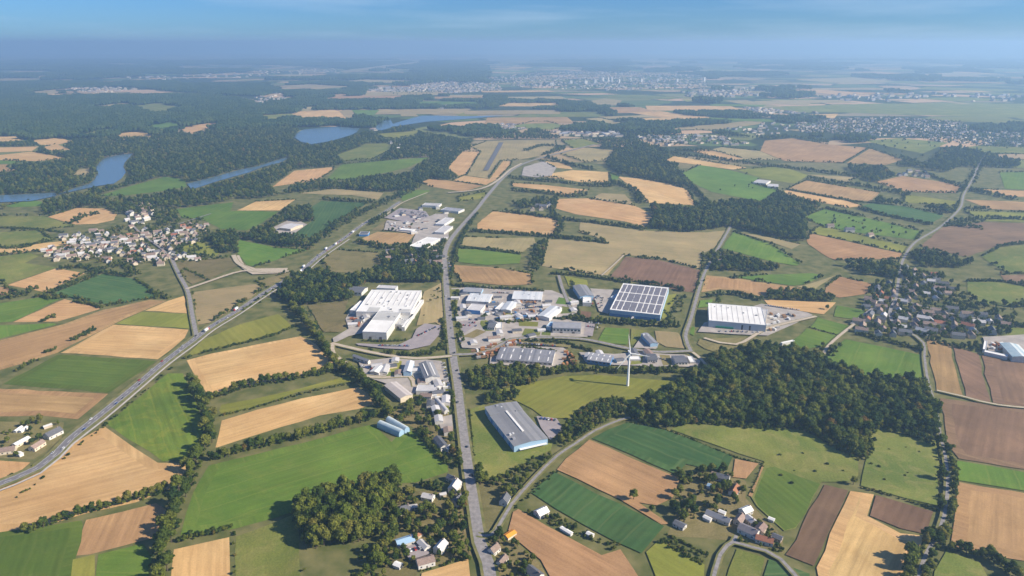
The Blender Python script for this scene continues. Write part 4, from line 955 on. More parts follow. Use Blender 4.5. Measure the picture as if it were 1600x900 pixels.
KY = NFIELD + len(YARDS)
for a_ in (('708 456 725 458 800 470 900 475 895 498 800 512 735 515 710 500', 20, 'in the estate yards', 'estate yard units', 17, .25),
           ('770 512 850 515 855 527 800 530 770 540 730 540', 6, 'near the estate entrance', 'estate entrance units', 16, .2),
           ('560 570 615 565 650 575 655 600 600 596', 5, 'on the yard below the factory road', 'lower yard units', 15, .2),
           ('650 592 700 600 702 680 680 670 660 625', 9, 'between the gable hall and the roadside trees', 'roadside units', 15, .2),
           ('606 330 700 325 705 380 650 388 640 370', 14, 'on the northern estate', 'northern estate units', 18, .3),
           ('905 553 1060 556 1085 570 915 570', 5, 'along the hedge above the turbine field', 'hedge-side units', 18, .1),
           ('548 492 580 495 572 512 548 520', 3, 'on the left yard of the big factory', 'factory yard units', 14, .2)):
    village(*a_, [.15, .05, .12, .05, .03, .6], 1.05, KY, 'workshop_unit', 'workshop')
# far towns: too small and many to be built one by one
tb = MB(); TM = [M_cream, M_stone, M_tile2, M_greysheet, M_slate]
def town(s, n, sz, hmax=1.0, main=.3):
    w = np.array([(p.x, p.y) for p in poly(s)]); lo, hi = w.min(0), w.max(0); P = RNG.uniform(lo, hi, (n * 5, 2)); P = P[inside(P, w)]
    P = P[~in_any(P, 0)][:n]; SIGHT.append(w)
    for x, y in P:
        a = sz * RNG.uniform(.7, 1.5); b_ = a * RNG.uniform(.45, .8); h = sz * .75 * RNG.uniform(.7, 1.3) * hmax; rz = main + RNG.choice([0, PI / 2]) + RNG.normal(0, .2)
        cs, sn = math.cos(rz), math.sin(rz); T = lambda X, Y, Z: (x + X * cs - Y * sn, y + X * sn + Y * cs, Z)
        wl = int(RNG.choice([0, 1, 3], p=[.4, .4, .2])); rf = int(RNG.choice([2, 3, 4, 0], p=[.45, .2, .28, .07])); rh = h * .4
        tb.add([T(*q) for q in ((-a, -b_, 0), (a, -b_, 0), (a, b_, 0), (-a, b_, 0), (-a, -b_, h), (a, -b_, h), (a, b_, h), (-a, b_, h), (-a, 0, h + rh), (a, 0, h + rh))],
               [(0, 1, 5, 4), (2, 3, 7, 6), (1, 2, 6, 9, 5), (3, 0, 4, 8, 7)], wl)
        k = len(tb.v) - 10; tb.f += [(k + 4, k + 5, k + 9, k + 8), (k + 9, k + 6, k + 7, k + 8)]; tb.m += [rf, rf]
town('1240 195 1300 186 1390 184 1500 190 1520 205 1500 215 1420 215 1330 210 1260 208', 620, 6.5)
town('1420 215 1520 205 1600 208 1600 235 1540 230 1470 222', 220, 6.5)
town('990 214 1060 210 1130 214 1180 228 1120 226 1040 228', 80, 12, .6)
town('770 193 850 188 835 200 780 204', 26, 12, .6)
town('1160 168 1260 168 1280 178 1180 178', 90, 9); town('1110 196 1290 190 1280 205 1180 212', 60, 8)
town('570 140 640 133 700 128 780 130 785 142 700 146 620 149', 560, 12); town('760 122 840 113 960 112 1100 118 1110 140 960 142 830 138 780 132', 850, 12, .85)
town('860 205 960 205 980 214 880 214', 50, 14, .6); town('1340 300 1400 290 1500 300 1420 315', 0, 8)
town('95 140 170 135 215 140 160 146', 110, 10); town('180 122 380 112 520 106 540 114 360 122 250 126', 170, 12)
town('375 155 440 144 450 155 400 162', 50, 9); town('1060 145 1180 138 1190 150 1080 155', 90, 16); town('1270 150 1420 145 1600 150 1600 158 1300 160', 110, 14)
town('580 205 600 186 610 186 590 206', 10, 9); town('680 170 700 165 706 182 690 182', 14, 11)
ft = tb.build('distant_town_houses', TM); ft['kind'] = 'stuff'; ft['label'] = 'many tiny pale houses of the hazy distant towns and suburbs'

# apartment towers of the far city
for k, (x, y, h, w_) in enumerate(((930, 130, 55, 16), (942, 128, 75, 14), (950, 129, 85, 14), (956, 128, 80, 14), (915, 131, 50, 22), (967, 130, 60, 15), (862, 134, 45, 24), (892, 131, 50, 18), (1002, 129, 60, 14), (1028, 128, 55, 14), (1058, 129, 60, 14), (1100, 128, 75, 15), (985, 127, 55, 16), (1128, 140, 60, 15))):
    h *= .62; w_ *= .8; p = G(x, y); r = empty('apartment_tower', p, .3 + .2 * (k % 3)); tag(r, 'pale apartment tower rising from the hazy city near the horizon', 'tower block', 'far city towers')
    g = MB(); g.box(-w_, w_, -w_ * .6, w_ * .6, 0, h); g.build('wall', M_white, r); g = MB(); g.box(-w_ * .95, w_ * .95, -w_ * .55, w_ * .55, h, h + 2.5); g.build('roof', M_palesheet, r)

# ------------------------------------------------------------------ wind turbine
M_tw = mat('turbine_white', (.8, .8, .78), .4)
p = G(980.5, 603.5); r = empty('wind_turbine', p, .15); tag(r, 'slim white three-bladed wind turbine standing in the yellow-green field', 'wind turbine'); HT = 46.0
def circ(rad, z, n=16, y=0): return [(rad * math.cos(2 * PI * i / n), y + rad * math.sin(2 * PI * i / n), z) for i in range(n)]
g = MB(); g.ring([circ(3.2, 0), circ(3.2, .8)]); g.build('foundation', M_conc, r)
g = MB(); g.ring([circ(1.75, .8), circ(1.5, 15), circ(1.25, 30), circ(.95, HT - .8)]); g.build('tower', M_tw, r)
g = MB(); g.ring([[(x * s_, y, HT + z * s_) for x, z in ((-1.1, -.9), (1.1, -.9), (1.1, 1.1), (-1.1, 1.1))] for y, s_ in ((-2.6, .75), (-1.8, 1), (3.5, 1), (4.6, .7))]); g.build('nacelle', M_tw, r)
g = MB(); n = 12; g.ring([[(rad * math.cos(2 * PI * i / n), y, HT + rad * math.sin(2 * PI * i / n)) for i in range(n)] for y, rad in ((-2.55, 1.0), (-3.4, 1.0), (-4.2, .65), (-4.6, .15))]); hub = g.build('hub', M_tw, r)
for a in (98, 232, -14):
    ca, sa = math.cos(math.radians(a)), math.sin(math.radians(a)); rings = []
    for t_, ch in ((.8, .4), (3, .75), (6, .9), (14, .62), (22, .34), (26, .08)):
        rings.append([(t_ * ca - q * ch * sa, -3.2 + y_ * ch, HT + t_ * sa + q * ch * ca) for q, y_ in ((-.9, 0), (-.2, -.22), (.6, -.15), (.9, 0), (.6, .12), (-.2, .18))])
    g = MB(); g.ring(rings); g.build('blade', M_tw, r)

# ------------------------------------------------------------------ vehicles and yard goods
M_glassd = mat('car_glass', (.02, .025, .03), .2, .5); M_tyre = mat('tyre', (.02, .02, .02), .9)
CARM = {n: mat('car_paint_' + n, c, .35, .5) for n, c in (('white', (.75, .75, .74)), ('silver', (.45, .46, .48)), ('black', (.03, .03, .035)), ('blue', (.05, .1, .28)), ('red', (.4, .04, .03)), ('grey', (.15, .16, .17)))}
def car_mesh(col):
    g = MB(); sec = [(-2.1, .35, .75, .82), (-1.9, .3, .85, .88), (-.9, .3, .9, .9), (.9, .3, .92, .9), (1.95, .3, .82, .88), (2.15, .38, .7, .8)]
    g.ring([[(x, -w, z0), (x, w, z0), (x, w, z1), (x, -w, z1)] for x, z0, z1, w in sec])
    a = [(-1.75, -.8, .88), (.95, -.8, .92), (.95, .8, .92), (-1.75, .8, .88), (-1.2, -.66, 1.42), (.2, -.66, 1.44), (.2, .66, 1.44), (-1.2, .66, 1.42)]
    g.add(a, [(0, 1, 5, 4), (1, 2, 6, 5), (2, 3, 7, 6), (3, 0, 4, 7)], 1); g.add(a[4:], [(0, 1, 2, 3)], 0)
    for x in (-1.3, 1.3):
        for y in (-.85, .85):
            c = [(x + .32 * math.cos(k * PI / 4), y, .32 + .32 * math.sin(k * PI / 4)) for k in range(8)]
            g.ring([[(q[0], y - .1, q[2]) for q in c], [(q[0], y + .1, q[2]) for q in c]], 2)
    return g.mesh('car_' + col, [CARM[col], M_glassd, M_tyre])
CARS = {c: car_mesh(c) for c in CARM}
def truck_mesh(col):
    g = MB(); g.box(-5.5, 2.6, -1.25, 1.25, 1.0, 3.9, 0); g.box(3.0, 5.4, -1.2, 1.2, .6, 3.1, 1); g.box(4.6, 5.45, -1.1, 1.1, 1.9, 2.9, 2); g.box(-5.4, 5.0, -.5, .5, .6, .98, 3)
    for x in (-4.6, -3.4, 3.9):
        for y in (-1.1, 1.1):
            c = [(x + .5 * math.cos(k * PI / 4), .5 + .5 * math.sin(k * PI / 4)) for k in range(8)]
            g.ring([[(a, y - .15, b_) for a, b_ in c], [(a, y + .15, b_) for a, b_ in c]], 3)
    return g.mesh('truck_' + col, [CARM['white'], CARM[col], M_glassd, M_tyre])
TRUCKS = {c: truck_mesh(c) for c in ('white', 'blue', 'red')}
def car(p, rz, col, label, group, truck=False):
    o = obj('truck' if truck else 'car', TRUCKS[col] if truck else CARS[col], None, p, rz); return tag(o, label, 'truck' if truck else 'car', group)
ZR = ZI[0] + .12
def along(P, d):
    """point and heading d metres along a line"""
    for i in range(len(P) - 1):
        s_ = (P[i + 1] - P[i]).length
        if d <= s_:
            t_ = (P[i + 1] - P[i]); return P[i] + t_ * (d / s_), math.atan2(t_.y, t_.x)
        d -= s_
    return P[-1], 0
def traffic(P, dists, lane, where, group, truckp=0.0):
    for d in dists:
        p, a = along(P, d); sg = random.choice((-1, 1)); q = p + Vector((math.sin(a), -math.cos(a), 0)) * lane * sg; q.z = ZR
        tr = random.random() < truckp; col = random.choice(list(TRUCKS if tr else CARS))
        car(q, a + (0 if sg > 0 else PI), col, f'{col} {"lorry" if tr else "car"} driving {where}', f'{col} {"lorries" if tr else "cars"} {group}', tr)
traffic(R_hwy, [60 + k * 26 + random.uniform(-10, 10) for k in range(1, 40)], 3.2, 'on the diagonal highway at left', 'on the highway', .1)
traffic(R_main, [180, 232, 330, 415, 470, 560, 610, 700, 790, 860], 2.2, 'on the straight central road', 'on the central road')
def parked(s, n, where, group, cols=None):
    """rows of parked vehicles on a yard"""
    a, b_, c = [G(x, y, 0) for x, y in pts(s)]; u = b_ - a; v = c - a; nu = max(1, int(u.length / 3.2)); nv = max(1, int(v.length / 11)); cells = [(i, j) for i in range(nu) for j in range(nv)]
    random.shuffle(cells); an = math.atan2(v.y, v.x)
    for i, j in cells[:n]:
        p = a + u * ((i + .5) / nu) + v * ((j + .5) / nv); p.z = ZR - .1
        col = random.choice(cols or list(CARS)); car(p, an + random.choice((0, PI)) + random.gauss(0, .04), col, f'{col} car parked {where}', f'{col} cars {group}')
parked('622 337 668 341 622 329', 70, 'in the storage lot by the highway', 'in the storage lot', ['black', 'grey', 'blue', 'silver', 'white'])
parked('563 505 590 508 566 492', 16, 'in the yard left of the factory wing', 'left of the factory wing')
parked('690 570 699 612 696 569', 14, 'in front of the white gable hall', 'at the gable hall')
parked('916 515 938 518 920 503', 20, 'right of the white hall with dark windows', 'right of the white hall')
parked('712 512 745 514 716 498', 12, 'on the pale yard by the central road', 'on the pale yard')
parked('790 539 868 545 792 535', 20, 'behind the dark ribbed-roof hall', 'behind the dark-roof hall')
parked('1120 521 1190 523 1120 518', 9, 'in front of the white distribution warehouse', 'at the distribution warehouse')
parked('1196 482 1250 490 1196 476', 22, 'on the storage yard right of the white warehouse', 'on the storage yard')
parked('842 652 868 655 845 661', 8, 'behind the long lawn warehouse', 'behind the lawn warehouse')
parked('562 577 600 588 566 571', 14, 'by the white twin workshop', 'at the twin workshop')
parked('660 618 690 618 660 613', 7, 'behind the low pale depot', 'at the depot')
parked('770 462 797 463 770 456', 12, 'between the workshops at the far hedge', 'at the far workshops')
parked('1025 566 1042 571 1028 556', 8, 'beside the white-fronted slate block', 'at the slate block')
parked('700 402 706 428 697 402', 10, 'along the central road near the pines', 'near the pines')
parked('726 488 752 490 728 480', 10, 'before the blue-fronted workshop', 'at the blue-fronted workshop'); parked('800 478 838 474 804 488', 26, 'in the car park between the pale halls', 'between the pale halls'); parked('812 500 840 503 812 494', 14, 'beside the white ribbed hall', 'beside the ribbed hall')
parked('590 545 640 546 594 539', 16, 'on the big factory car park, lower row', 'on the factory car park'); parked('655 530 684 516 650 524', 14, 'on the big factory car park, right row', 'on the factory car park, right'); parked('924 478 940 486 930 460', 16, 'on the yard left of the solar warehouse', 'left of the solar warehouse'); parked('606 356 645 364 608 350', 18, 'on the bare northern plots', 'on the northern plots'); parked('862 520 900 524 862 516', 14, 'in front of the white hall with dark windows', 'before the white hall'); parked('640 868 662 862 636 862', 4, 'in the gravel courtyard', 'in the courtyard')
CONT = {}
for nm, c in (('white', (.72, .7, .66)), ('orange', (.42, .2, .08)), ('blue', (.08, .2, .4)), ('brown', (.3, .17, .09)), ('grey', (.35, .34, .34)), ('rusty', (.35, .12, .05))):
    g = MB(); g.box(-3, 3, -1.2, 1.2, .1, 2.6)
    for k in range(12): x = -2.75 + k * .5; g.box(x - .1, x + .1, -1.27, 1.27, .2, 2.5)
    g.box(-3.05, 3.05, -1.28, 1.28, 0, .14); g.box(-3.05, 3.05, -1.28, 1.28, 2.55, 2.68); CONT[nm] = g.mesh('container_' + nm, mat('container_' + nm, c, .7))
def goods(s, n, cols, where, group):
    w = np.array([(p.x, p.y) for p in [G(*q) for q in pts(s)]]); lo, hi = w.min(0), w.max(0); P = RNG.uniform(lo, hi, (n * 40, 2)); P = P[inside(P, w)]; P = P[~in_any(P, NFIELD + len(YARDS))]; got = []
    for x, y in P:
        if len(got) >= n: break
        if all((x - a) ** 2 + (y - b_) ** 2 > 30 for a, b_ in got):
            got.append((x, y)); col = random.choice(cols); tag(obj('container', CONT[col], None, (x, y, ZR - .15), random.choice((.2, .2 + PI / 2)) + random.gauss(0, .1)), f'{col} storage container {where}', 'container', f'{col} containers {group}')
goods('738 552 775 540 800 533 820 538 790 545 765 562 745 562', 30, ['orange', 'brown', 'rusty', 'white', 'grey', 'brown'], 'on the cluttered orange yard by the road', 'on the orange yard')
goods('880 552 895 552 898 572 880 576', 10, ['brown', 'rusty', 'orange'], 'right of the dark ribbed-roof hall', 'right of the dark-roof hall')
goods('752 474 775 472 800 490 880 480 870 500 790 505 755 500', 30, ['white', 'grey', 'brown', 'blue', 'orange'], 'in the middle yards of the estate', 'in the middle yards')
goods('1198 492 1260 492 1205 520 1160 520', 16, ['white', 'white', 'grey', 'brown'], 'on the pale storage yard by the white warehouse', 'on the storage yard')
goods('805 468 848 468 835 476 806 474', 8, ['brown', 'white', 'orange'], 'in front of the long pale workshop row', 'at the workshop row')
goods('655 596 700 596 700 640 690 640 668 615', 10, ['white', 'grey', 'rusty'], 'on the yard south of the gable hall', 'south of the gable hall')
goods('604 349 668 352 660 362 610 358', 10, ['white', 'grey', 'brown'], 'on the northern estate plots', 'on the northern estate')
goods('1545 536 1570 540 1572 552 1545 546', 8, ['rusty', 'brown', 'white'], 'in the yard of the right-hand farm', 'in the right-hand farm')
goods('546 498 575 500 560 512 548 512', 6, ['white', 'red' if False else 'rusty', 'grey'], 'on the left yard of the factory', 'left of the factory')

# ------------------------------------------------------------------ trees
def leaf_mat(name, stops, transl=.4):
    m = mat(name, (.07, .1, .025), .9, .1); nt, N, L, b = nodes(m)
    o = N('ShaderNodeObjectInfo'); cr = N('ShaderNodeValToRGB'); L(o.outputs['Random'], cr.inputs['Fac'])
    while len(cr.color_ramp.elements) < len(stops): cr.color_ramp.elements.new(.5)
    for e_, (p_, c_) in zip(cr.color_ramp.elements, stops): e_.position = p_; e_.color = (*c_, 1)
    t = N('ShaderNodeTexCoord'); n = N('ShaderNodeTexNoise', Scale=.7, Detail=3); L(t.outputs['Object'], n.inputs['Vector'])
    g = N('ShaderNodeNewGeometry')
    c = mixc(N, L, .75, cr.outputs['Color'], mixc(N, L, ramp(N, L, n.outputs['Fac'], .3, .7), (.5, .55, .5), (1.5, 1.42, 1.25)), 'MULTIPLY')
    c = mixc(N, L, .5, c, mixc(N, L, g.outputs['Random Per Island'], (.55, .6, .6), (1.45, 1.4, 1.3)), 'MULTIPLY')
    L(c, b.inputs['Base Color'])
    tr = N('ShaderNodeBsdfTranslucent'); L(c, tr.inputs['Color']); ms = N('ShaderNodeMixShader'); ms.inputs['Fac'].default_value = transl
    L(b.outputs['BSDF'], ms.inputs[1]); L(tr.outputs['BSDF'], ms.inputs[2]); L(ms.outputs['Shader'], nt.nodes['Material Output'].inputs['Surface'])
    return m
M_leaf = leaf_mat('broadleaf_foliage', [(0, (.045, .08, .018)), (.15, (.08, .115, .022)), (.4, (.12, .155, .027)), (.65, (.155, .18, .033)), (.9, (.19, .2, .042)), (.98, (.2, .18, .045)), (1, (.22, .14, .045))])
M_leafd = leaf_mat('dark_foliage', [(0, (.032, .064, .02)), (.5, (.052, .088, .025)), (1, (.08, .112, .03))])
M_leafo = leaf_mat('autumn_foliage', [(0, (.16, .11, .03)), (.5, (.25, .11, .03)), (1, (.2, .17, .04))])
M_bark = spot_mat('bark', (.11, .085, .06), (.07, .055, .04), 2, .95)
def crown_arrays(seed, R, Rz, zc, nblob, nleaf, ls, flat=.0, taper=0.0):
    rg = np.random.default_rng(seed); V = []; F = []
    bl = []
    for k in range(nblob):
        d = rg.normal(size=3); d /= np.linalg.norm(d); rr = rg.uniform(.35, .72); q = d * rr
        if q[2] < -.4: q[2] *= .4
        bl.append((q, rg.uniform(.3, .48)))
    bl.append((np.array([0, 0, .1]), .58))
    wts = np.array([b_[1] ** 2 for b_ in bl]); wts /= wts.sum()
    for k in range(nleaf):
        q, br = bl[rg.choice(len(bl), p=wts)]; d = rg.normal(size=3); d /= np.linalg.norm(d)
        if d[2] < -.25 and rg.random() < .7: d[2] = -d[2]
        p = q + d * br * rg.uniform(.82, 1.06); n_ = d * 1.0 + rg.normal(size=3) * .5; n_[2] += .15; n_ /= np.linalg.norm(n_)
        t1 = np.cross(n_, rg.normal(size=3)); t1 /= np.linalg.norm(t1); t2 = np.cross(n_, t1); s_ = ls * rg.uniform(.6, 1.3)
        k_ = 1 - taper * max(0, p[2]); P = np.array([p[0] * R * k_, p[1] * R * k_, zc + p[2] * Rz]); b0 = len(V)
        a1, a2 = t1 * s_, t2 * s_ * rg.uniform(.6, 1)
        V += [P - a1 - a2 * .4, P + a1 * .2 - a2, P + a1, P + a2 * .9 - a1 * .2]; F.append((b0, b0 + 1, b0 + 2, b0 + 3))
    for q, br in bl:                          # leafy masses inside, so that crowns are closed to the light
        bm = bmesh.new(); bmesh.ops.create_icosphere(bm, subdivisions=1, radius=br * .86); b0 = len(V)
        for v in bm.verts:
            p = np.array(v.co) * rg.uniform(.85, 1.1) + q; k_ = 1 - taper * max(0, p[2]); V.append(np.array([p[0] * R * k_, p[1] * R * k_, zc + p[2] * Rz]))
        for f in bm.faces: F.append(tuple(b0 + v.index for v in f.verts))
        bm.free()
    return V, F
def trunk_arrays(seed, h, r, zc, R):
    rg = np.random.default_rng(seed + 99); g = MB(); n = 7
    ringz = [(0, 1.35), (.12 * h, 1.0), (.6 * h, .75), (h, .45)]
    g.ring([[(r * k * math.cos(2 * PI * i / n), r * k * math.sin(2 * PI * i / n), z) for i in range(n)] for z, k in ringz])
    for k in range(4):
        a = k * PI / 2 + rg.uniform(-.4, .4); x, y = math.cos(a), math.sin(a); l = R * .6
        def rr(px, py, pz, q): return [(px + q * math.cos(2 * PI * i / 5), py + q * math.sin(2 * PI * i / 5), pz) for i in range(5)]
        g.ring([rr(0, 0, h * .75, r * .5), rr(x * l * .5, y * l * .5, h * .75 + (zc - h * .75) * .6, r * .35), rr(x * l, y * l, zc + R * .2, r * .12)])
    return g.v, g.f
SPEC = [  # seed R Rz zc blobs leaves leafsize taper trunk_h trunk_r leafmat
 ('r', 4.3, 3.9, 6.0, 11, 430, .55, 0, 4, .32, 0), ('r', 4.6, 3.6, 5.9, 13, 430, .55, 0, 4, .35, 0), ('r', 3.9, 4.1, 6.0, 10, 400, .52, 0, 4, .3, 0), ('d', 4.2, 3.9, 6.0, 12, 420, .52, 0, 4, .32, 1),
 ('o', 2.9, 4.5, 5.6, 11, 360, .48, .15, 4, .26, 0), ('d', 2.8, 4.6, 5.6, 11, 360, .45, .25, 4, .26, 1), ('p', 1.7, 4.7, 5.3, 10, 300, .4, .2, 4, .2, 0), ('c', 2.4, 4.8, 5.2, 12, 330, .42, .75, 5, .22, 1),
 ('a', 3.8, 3.8, 6.0, 10, 400, .5, 0, 4, .3, 2)]
LM = [M_leaf, M_leafd, M_leafo]; CROWN = []; TRUNK = []; VARS = bpy.data.collections.new('tree_library')
for i, (k, R, Rz, zc, nb, nl, ls, tp, th, tr, lm) in enumerate(SPEC):
    v, f = crown_arrays(i + 1, R, Rz, zc, nb, nl, ls, 0, tp); tv, tf = trunk_arrays(i, th, tr, zc, R)
    CROWN.append(mesh_from('tree_crown', v, f, LM[lm])); TRUNK.append(mesh_from('tree_trunk', tv, tf, M_bark))
    o = bpy.data.objects.new(f'lib_{i:02d}', mesh_from('tree_whole', list(v) + [Vector(q) for q in tv], f + [tuple(a + len(v) for a in q) for q in tf], [LM[lm], M_bark], [0] * len(f) + [1] * len(tf))); VARS.objects.link(o)
NT = len(SPEC)
BUSH = []
for i in range(3):
    v, f = crown_arrays(40 + i, 2.1, 1.6, 1.3, 9, 170, .32); BUSH.append(mesh_from('shrub', v, f, LM[i % 2])); o = bpy.data.objects.new(f'lib_{NT + i:02d}', BUSH[-1]); VARS.objects.link(o)
for i in range(3):                           # a piece of far-off wood, 60 m across
    rg = np.random.default_rng(70 + i); V = []; F = []
    for k in range(34):
        x, y = rg.uniform(-30, 30, 2); s_ = rg.uniform(1.2, 1.7); bm = bmesh.new(); bmesh.ops.create_icosphere(bm, subdivisions=2, radius=1); b0 = len(V)
        for vv in bm.verts: c = vv.co * (1 + rg.normal() * .17); V.append((x + c.x * 4.4 * s_, y + c.y * 4.4 * s_, 9.5 * s_ * .85 + c.z * 5.2 * s_))
        for ff in bm.faces: F.append(tuple(b0 + q.index for q in ff.verts))
        bm.free()
    o = bpy.data.objects.new(f'lib_{NT + 3 + i:02d}', mesh_from('far_wood_piece', V, F, M_leafd)); VARS.objects.link(o)

TREES = []; SHRUBS = []; PATCH = []
MIX = [0, 0, 1, 1, 2, 2, 3, 4]; DARK = [3, 3, 5, 0, 1, 2, 3, 7]; POP = [6, 6, 4]
def put(x, y, s_, kind, lab, grp): TREES.append((x, y, s_, int(kind), lab, grp))
def hedge(s, size, lab, grp=None, kinds=MIX, sp=None, wid=1.5, gap=0.0, shrub=True):
    P = smooth_line([G(*ext(p)) for p in pts(s)], 8); L_ = sum((P[i + 1] - P[i]).length for i in range(len(P) - 1)); d = 0
    sp = sp or size * .5
    while d < L_:
        p, a = along(P, d); k = size * random.uniform(.68, 1.28); d += sp * random.uniform(.65, 1.35) * (k / size)
        if random.random() < gap: continue
        o = random.gauss(0, wid); put(p.x - math.sin(a) * o, p.y + math.cos(a) * o, k / 10, random.choice(kinds), lab, grp or lab)
    if shrub:
        d = 0
        while d < L_:
            p, a = along(P, d); d += random.uniform(1.8, 3.6); o = random.gauss(0, wid * 1.2)
            if random.random() > gap * .5: SHRUBS.append((p.x - math.sin(a) * o, p.y + math.cos(a) * o, random.uniform(.8, 1.7), random.randrange(3), lab.replace('tree', 'shrub'), None))
def shrubs(s, lab, sz=1.0, sp=3.0, wid=1.0, gap=.1):
    P = smooth_line([G(*ext(p)) for p in pts(s)], 8); L_ = sum((P[i + 1] - P[i]).length for i in range(len(P) - 1)); d = 0
    while d < L_:
        p, a = along(P, d); d += sp * random.uniform(.6, 1.5)
        if random.random() < gap: continue
        o = random.gauss(0, wid); SHRUBS.append((p.x - math.sin(a) * o, p.y + math.cos(a) * o, sz * random.uniform(.6, 1.35), random.randrange(3), lab, None))
def scatter(s, n, lo_, hi_, lab, kinds=MIX, shr=0, excl=True):
    w = np.array([(p.x, p.y) for p in poly(s)]); lo, hi = w.min(0), w.max(0); P = RNG.uniform(lo, hi, (n * 8 + shr * 8, 2)); P = P[inside(P, w)]
    if excl: P = P[~in_any(P, NFIELD)]
    for x, y in P[:n]: put(x, y, random.uniform(lo_, hi_) / 10, random.choice(kinds), lab, lab)
    for x, y in P[n:n + shr]: SHRUBS.append((x, y, random.uniform(.5, 1.2), random.randrange(3), lab.replace('tree', 'shrub'), None))
def grid_pts(w, sp):
    lo, hi = w.min(0), w.max(0); xs = np.arange(lo[0], hi[0], sp); ys = np.arange(lo[1], hi[1], sp * .87); X, Y = np.meshgrid(xs, ys); X = X + (np.arange(len(ys)) % 2)[:, None] * sp / 2
    P = np.stack([X.ravel(), Y.ravel()], 1) + RNG.uniform(-.36, .36, (X.size, 2)) * sp; return P[inside(P, w)]
def open_view(P, size):
    """drop the tall trees that would stand in front of fields and water the photograph shows"""
    hid = np.zeros(len(P), bool)
    for q in SIGHT:
        D = float(q[:, 1].min())
        if D < 900: continue
        for k in (.35, .7, 1.0):
            sh = size * .95 * D / H * k; T = P + np.array([q[:, 0].mean() / D * sh, sh]); lo, hi = q.min(0), q.max(0)
            c = (T[:, 0] > lo[0]) & (T[:, 0] < hi[0]) & (T[:, 1] > lo[1]) & (T[:, 1] < hi[1])
            if c.any(): i = np.where(c)[0]; hid[i] |= inside(T[i], q)
    return P[~hid]
def wood(s, size, sp, lab, kinds=MIX, excl=False, dens=1.0):
    P = grid_pts(np.array([(p.x, p.y) for p in poly(s)]), sp)
    if excl: P = open_view(P[~in_any(P)], size)
    if dens < 1: P = P[RNG.random(len(P)) < dens]
    for x, y in P:
        lb = lab(x, y) if callable(lab) else lab; put(x, y, size / 10 * random.triangular(.45, 1.6, .92), random.choice(kinds), lb, lb)

def pix(x, y):
    d = Vector((x, y, -H)); f_ = Vector((0, math.cos(PITCH), -math.sin(PITCH))); u_ = Vector((0, math.sin(PITCH), math.cos(PITCH))); k = d.dot(f_)
    return 800 + FPX * d.x / k, 450 - FPX * d.dot(u_) / k, k
def wood_zone(x, y):
    a, b_, _ = pix(x, y); q = 'left' if a < 1090 else 'left middle' if a < 1190 else 'middle' if a < 1280 else 'tongue' if a < 1370 else 'right'
    return f'broadleaf tree in the {q} part of the dense wood, ' + ('front side' if b_ > 640 else 'heart' if b_ > 600 else 'far side')
# woods
wood('985 655 1000 632 1055 612 1068 596 1105 582 1112 562 1160 551 1200 545 1240 551 1290 571 1350 593 1440 606 1462 614 1462 690 1430 683 1375 667 1355 680 1345 715 1280 685 1255 668 1200 668 1100 660 1060 662 1040 670 1000 660', 14, 7.6, wood_zone, [0, 1, 2, 3, 3, 1, 4, 0])
wood('463 795 530 773 590 757 625 750 622 768 600 800 575 845 475 862 466 822', 17, 5.6, 'tall tree in the square grove beside the big green field', [4, 4, 2, 0, 6])
wood('575 845 600 800 622 770 645 775 630 800 640 830 615 838 610 870 600 900 530 900 560 870', 9, 7.5, 'garden tree between the poplar grove and the courtyard farm', MIX, True, .75)
wood('730 588 770 576 850 581 838 600 800 607 735 612', 10, 5.5, 'tree of the copse between the dark-roofed hall and the turbine field')
wood('757 622 800 613 812 622 792 630 758 634', 9, 5.5, 'tree of the thicket behind the lawn warehouse')
wood('900 650 925 635 960 622 985 640 960 655 915 678 882 700 870 690', 8, 5.5, 'tree of the copse between the lawn warehouse and the wood', MIX, True)
wood('762 755 790 742 830 720 862 705 870 712 835 748 800 785 775 770', 7.5, 6.5, 'tree in the rough strip left of the lane', MIX, True, .75)
wood('425 455 450 435 500 425 560 428 600 420 690 425 690 442 640 442 575 442 548 455 556 466 520 478 465 478 432 466', 13, 6.5, 'tree of the dark belt behind the white factory', DARK, True)
wood('590 402 640 388 692 392 695 425 600 425', 11, 8, 'tree between the houses of the northern estate', DARK, True, .7)
wood('1010 318 1090 322 1140 320 1190 311 1240 300 1285 322 1262 340 1255 378 1205 370 1140 355 1080 363 1010 357 1022 337', 14, 8, 'tree of the long wood behind the stubble fields', DARK, True)
wood('945 242 1000 226 1040 236 1050 255 1065 272 1080 296 1050 289 1000 279 965 272 948 260', 15, 10, 'tree of the dark wood right of the far road', DARK, True)
wood('1100 400 1120 388 1180 394 1248 413 1205 425 1115 424', 12, 8, 'tree of the small wood behind the estate', DARK, True)
wood('1195 458 1250 455 1302 464 1300 473 1200 469', 9, 6, 'tree of the strip wood before the hamlet', MIX)
wood('1310 412 1340 405 1385 412 1425 428 1420 438 1350 430', 12, 8, 'tree of the belt left of the hamlet road', DARK, True)
wood('1422 402 1440 392 1480 398 1522 412 1500 420 1440 418', 12, 8, 'tree of the belt right of the hamlet road', DARK, True)
wood('1355 318 1395 297 1412 301 1413 318 1495 326 1490 336 1420 323', 13, 9, 'tree of the wood left of the far right road', DARK, True)
wood('1440 265 1470 236 1500 233 1590 255 1590 263 1500 262 1480 270', 15, 13, 'tree of the distant right wood', DARK)
wood('1320 255 1380 264 1402 280 1360 286 1330 270', 14, 11, 'tree of the distant wood by the small hamlet', DARK, True)
wood('1300 228 1350 236 1425 252 1452 264 1390 258 1340 250', 14, 12, 'tree of the distant belt below the suburb', DARK, True)
wood('1100 205 1195 200 1215 212 1290 222 1300 232 1190 218 1120 212', 14, 14, 'tree of the far belt behind the works', DARK, True)
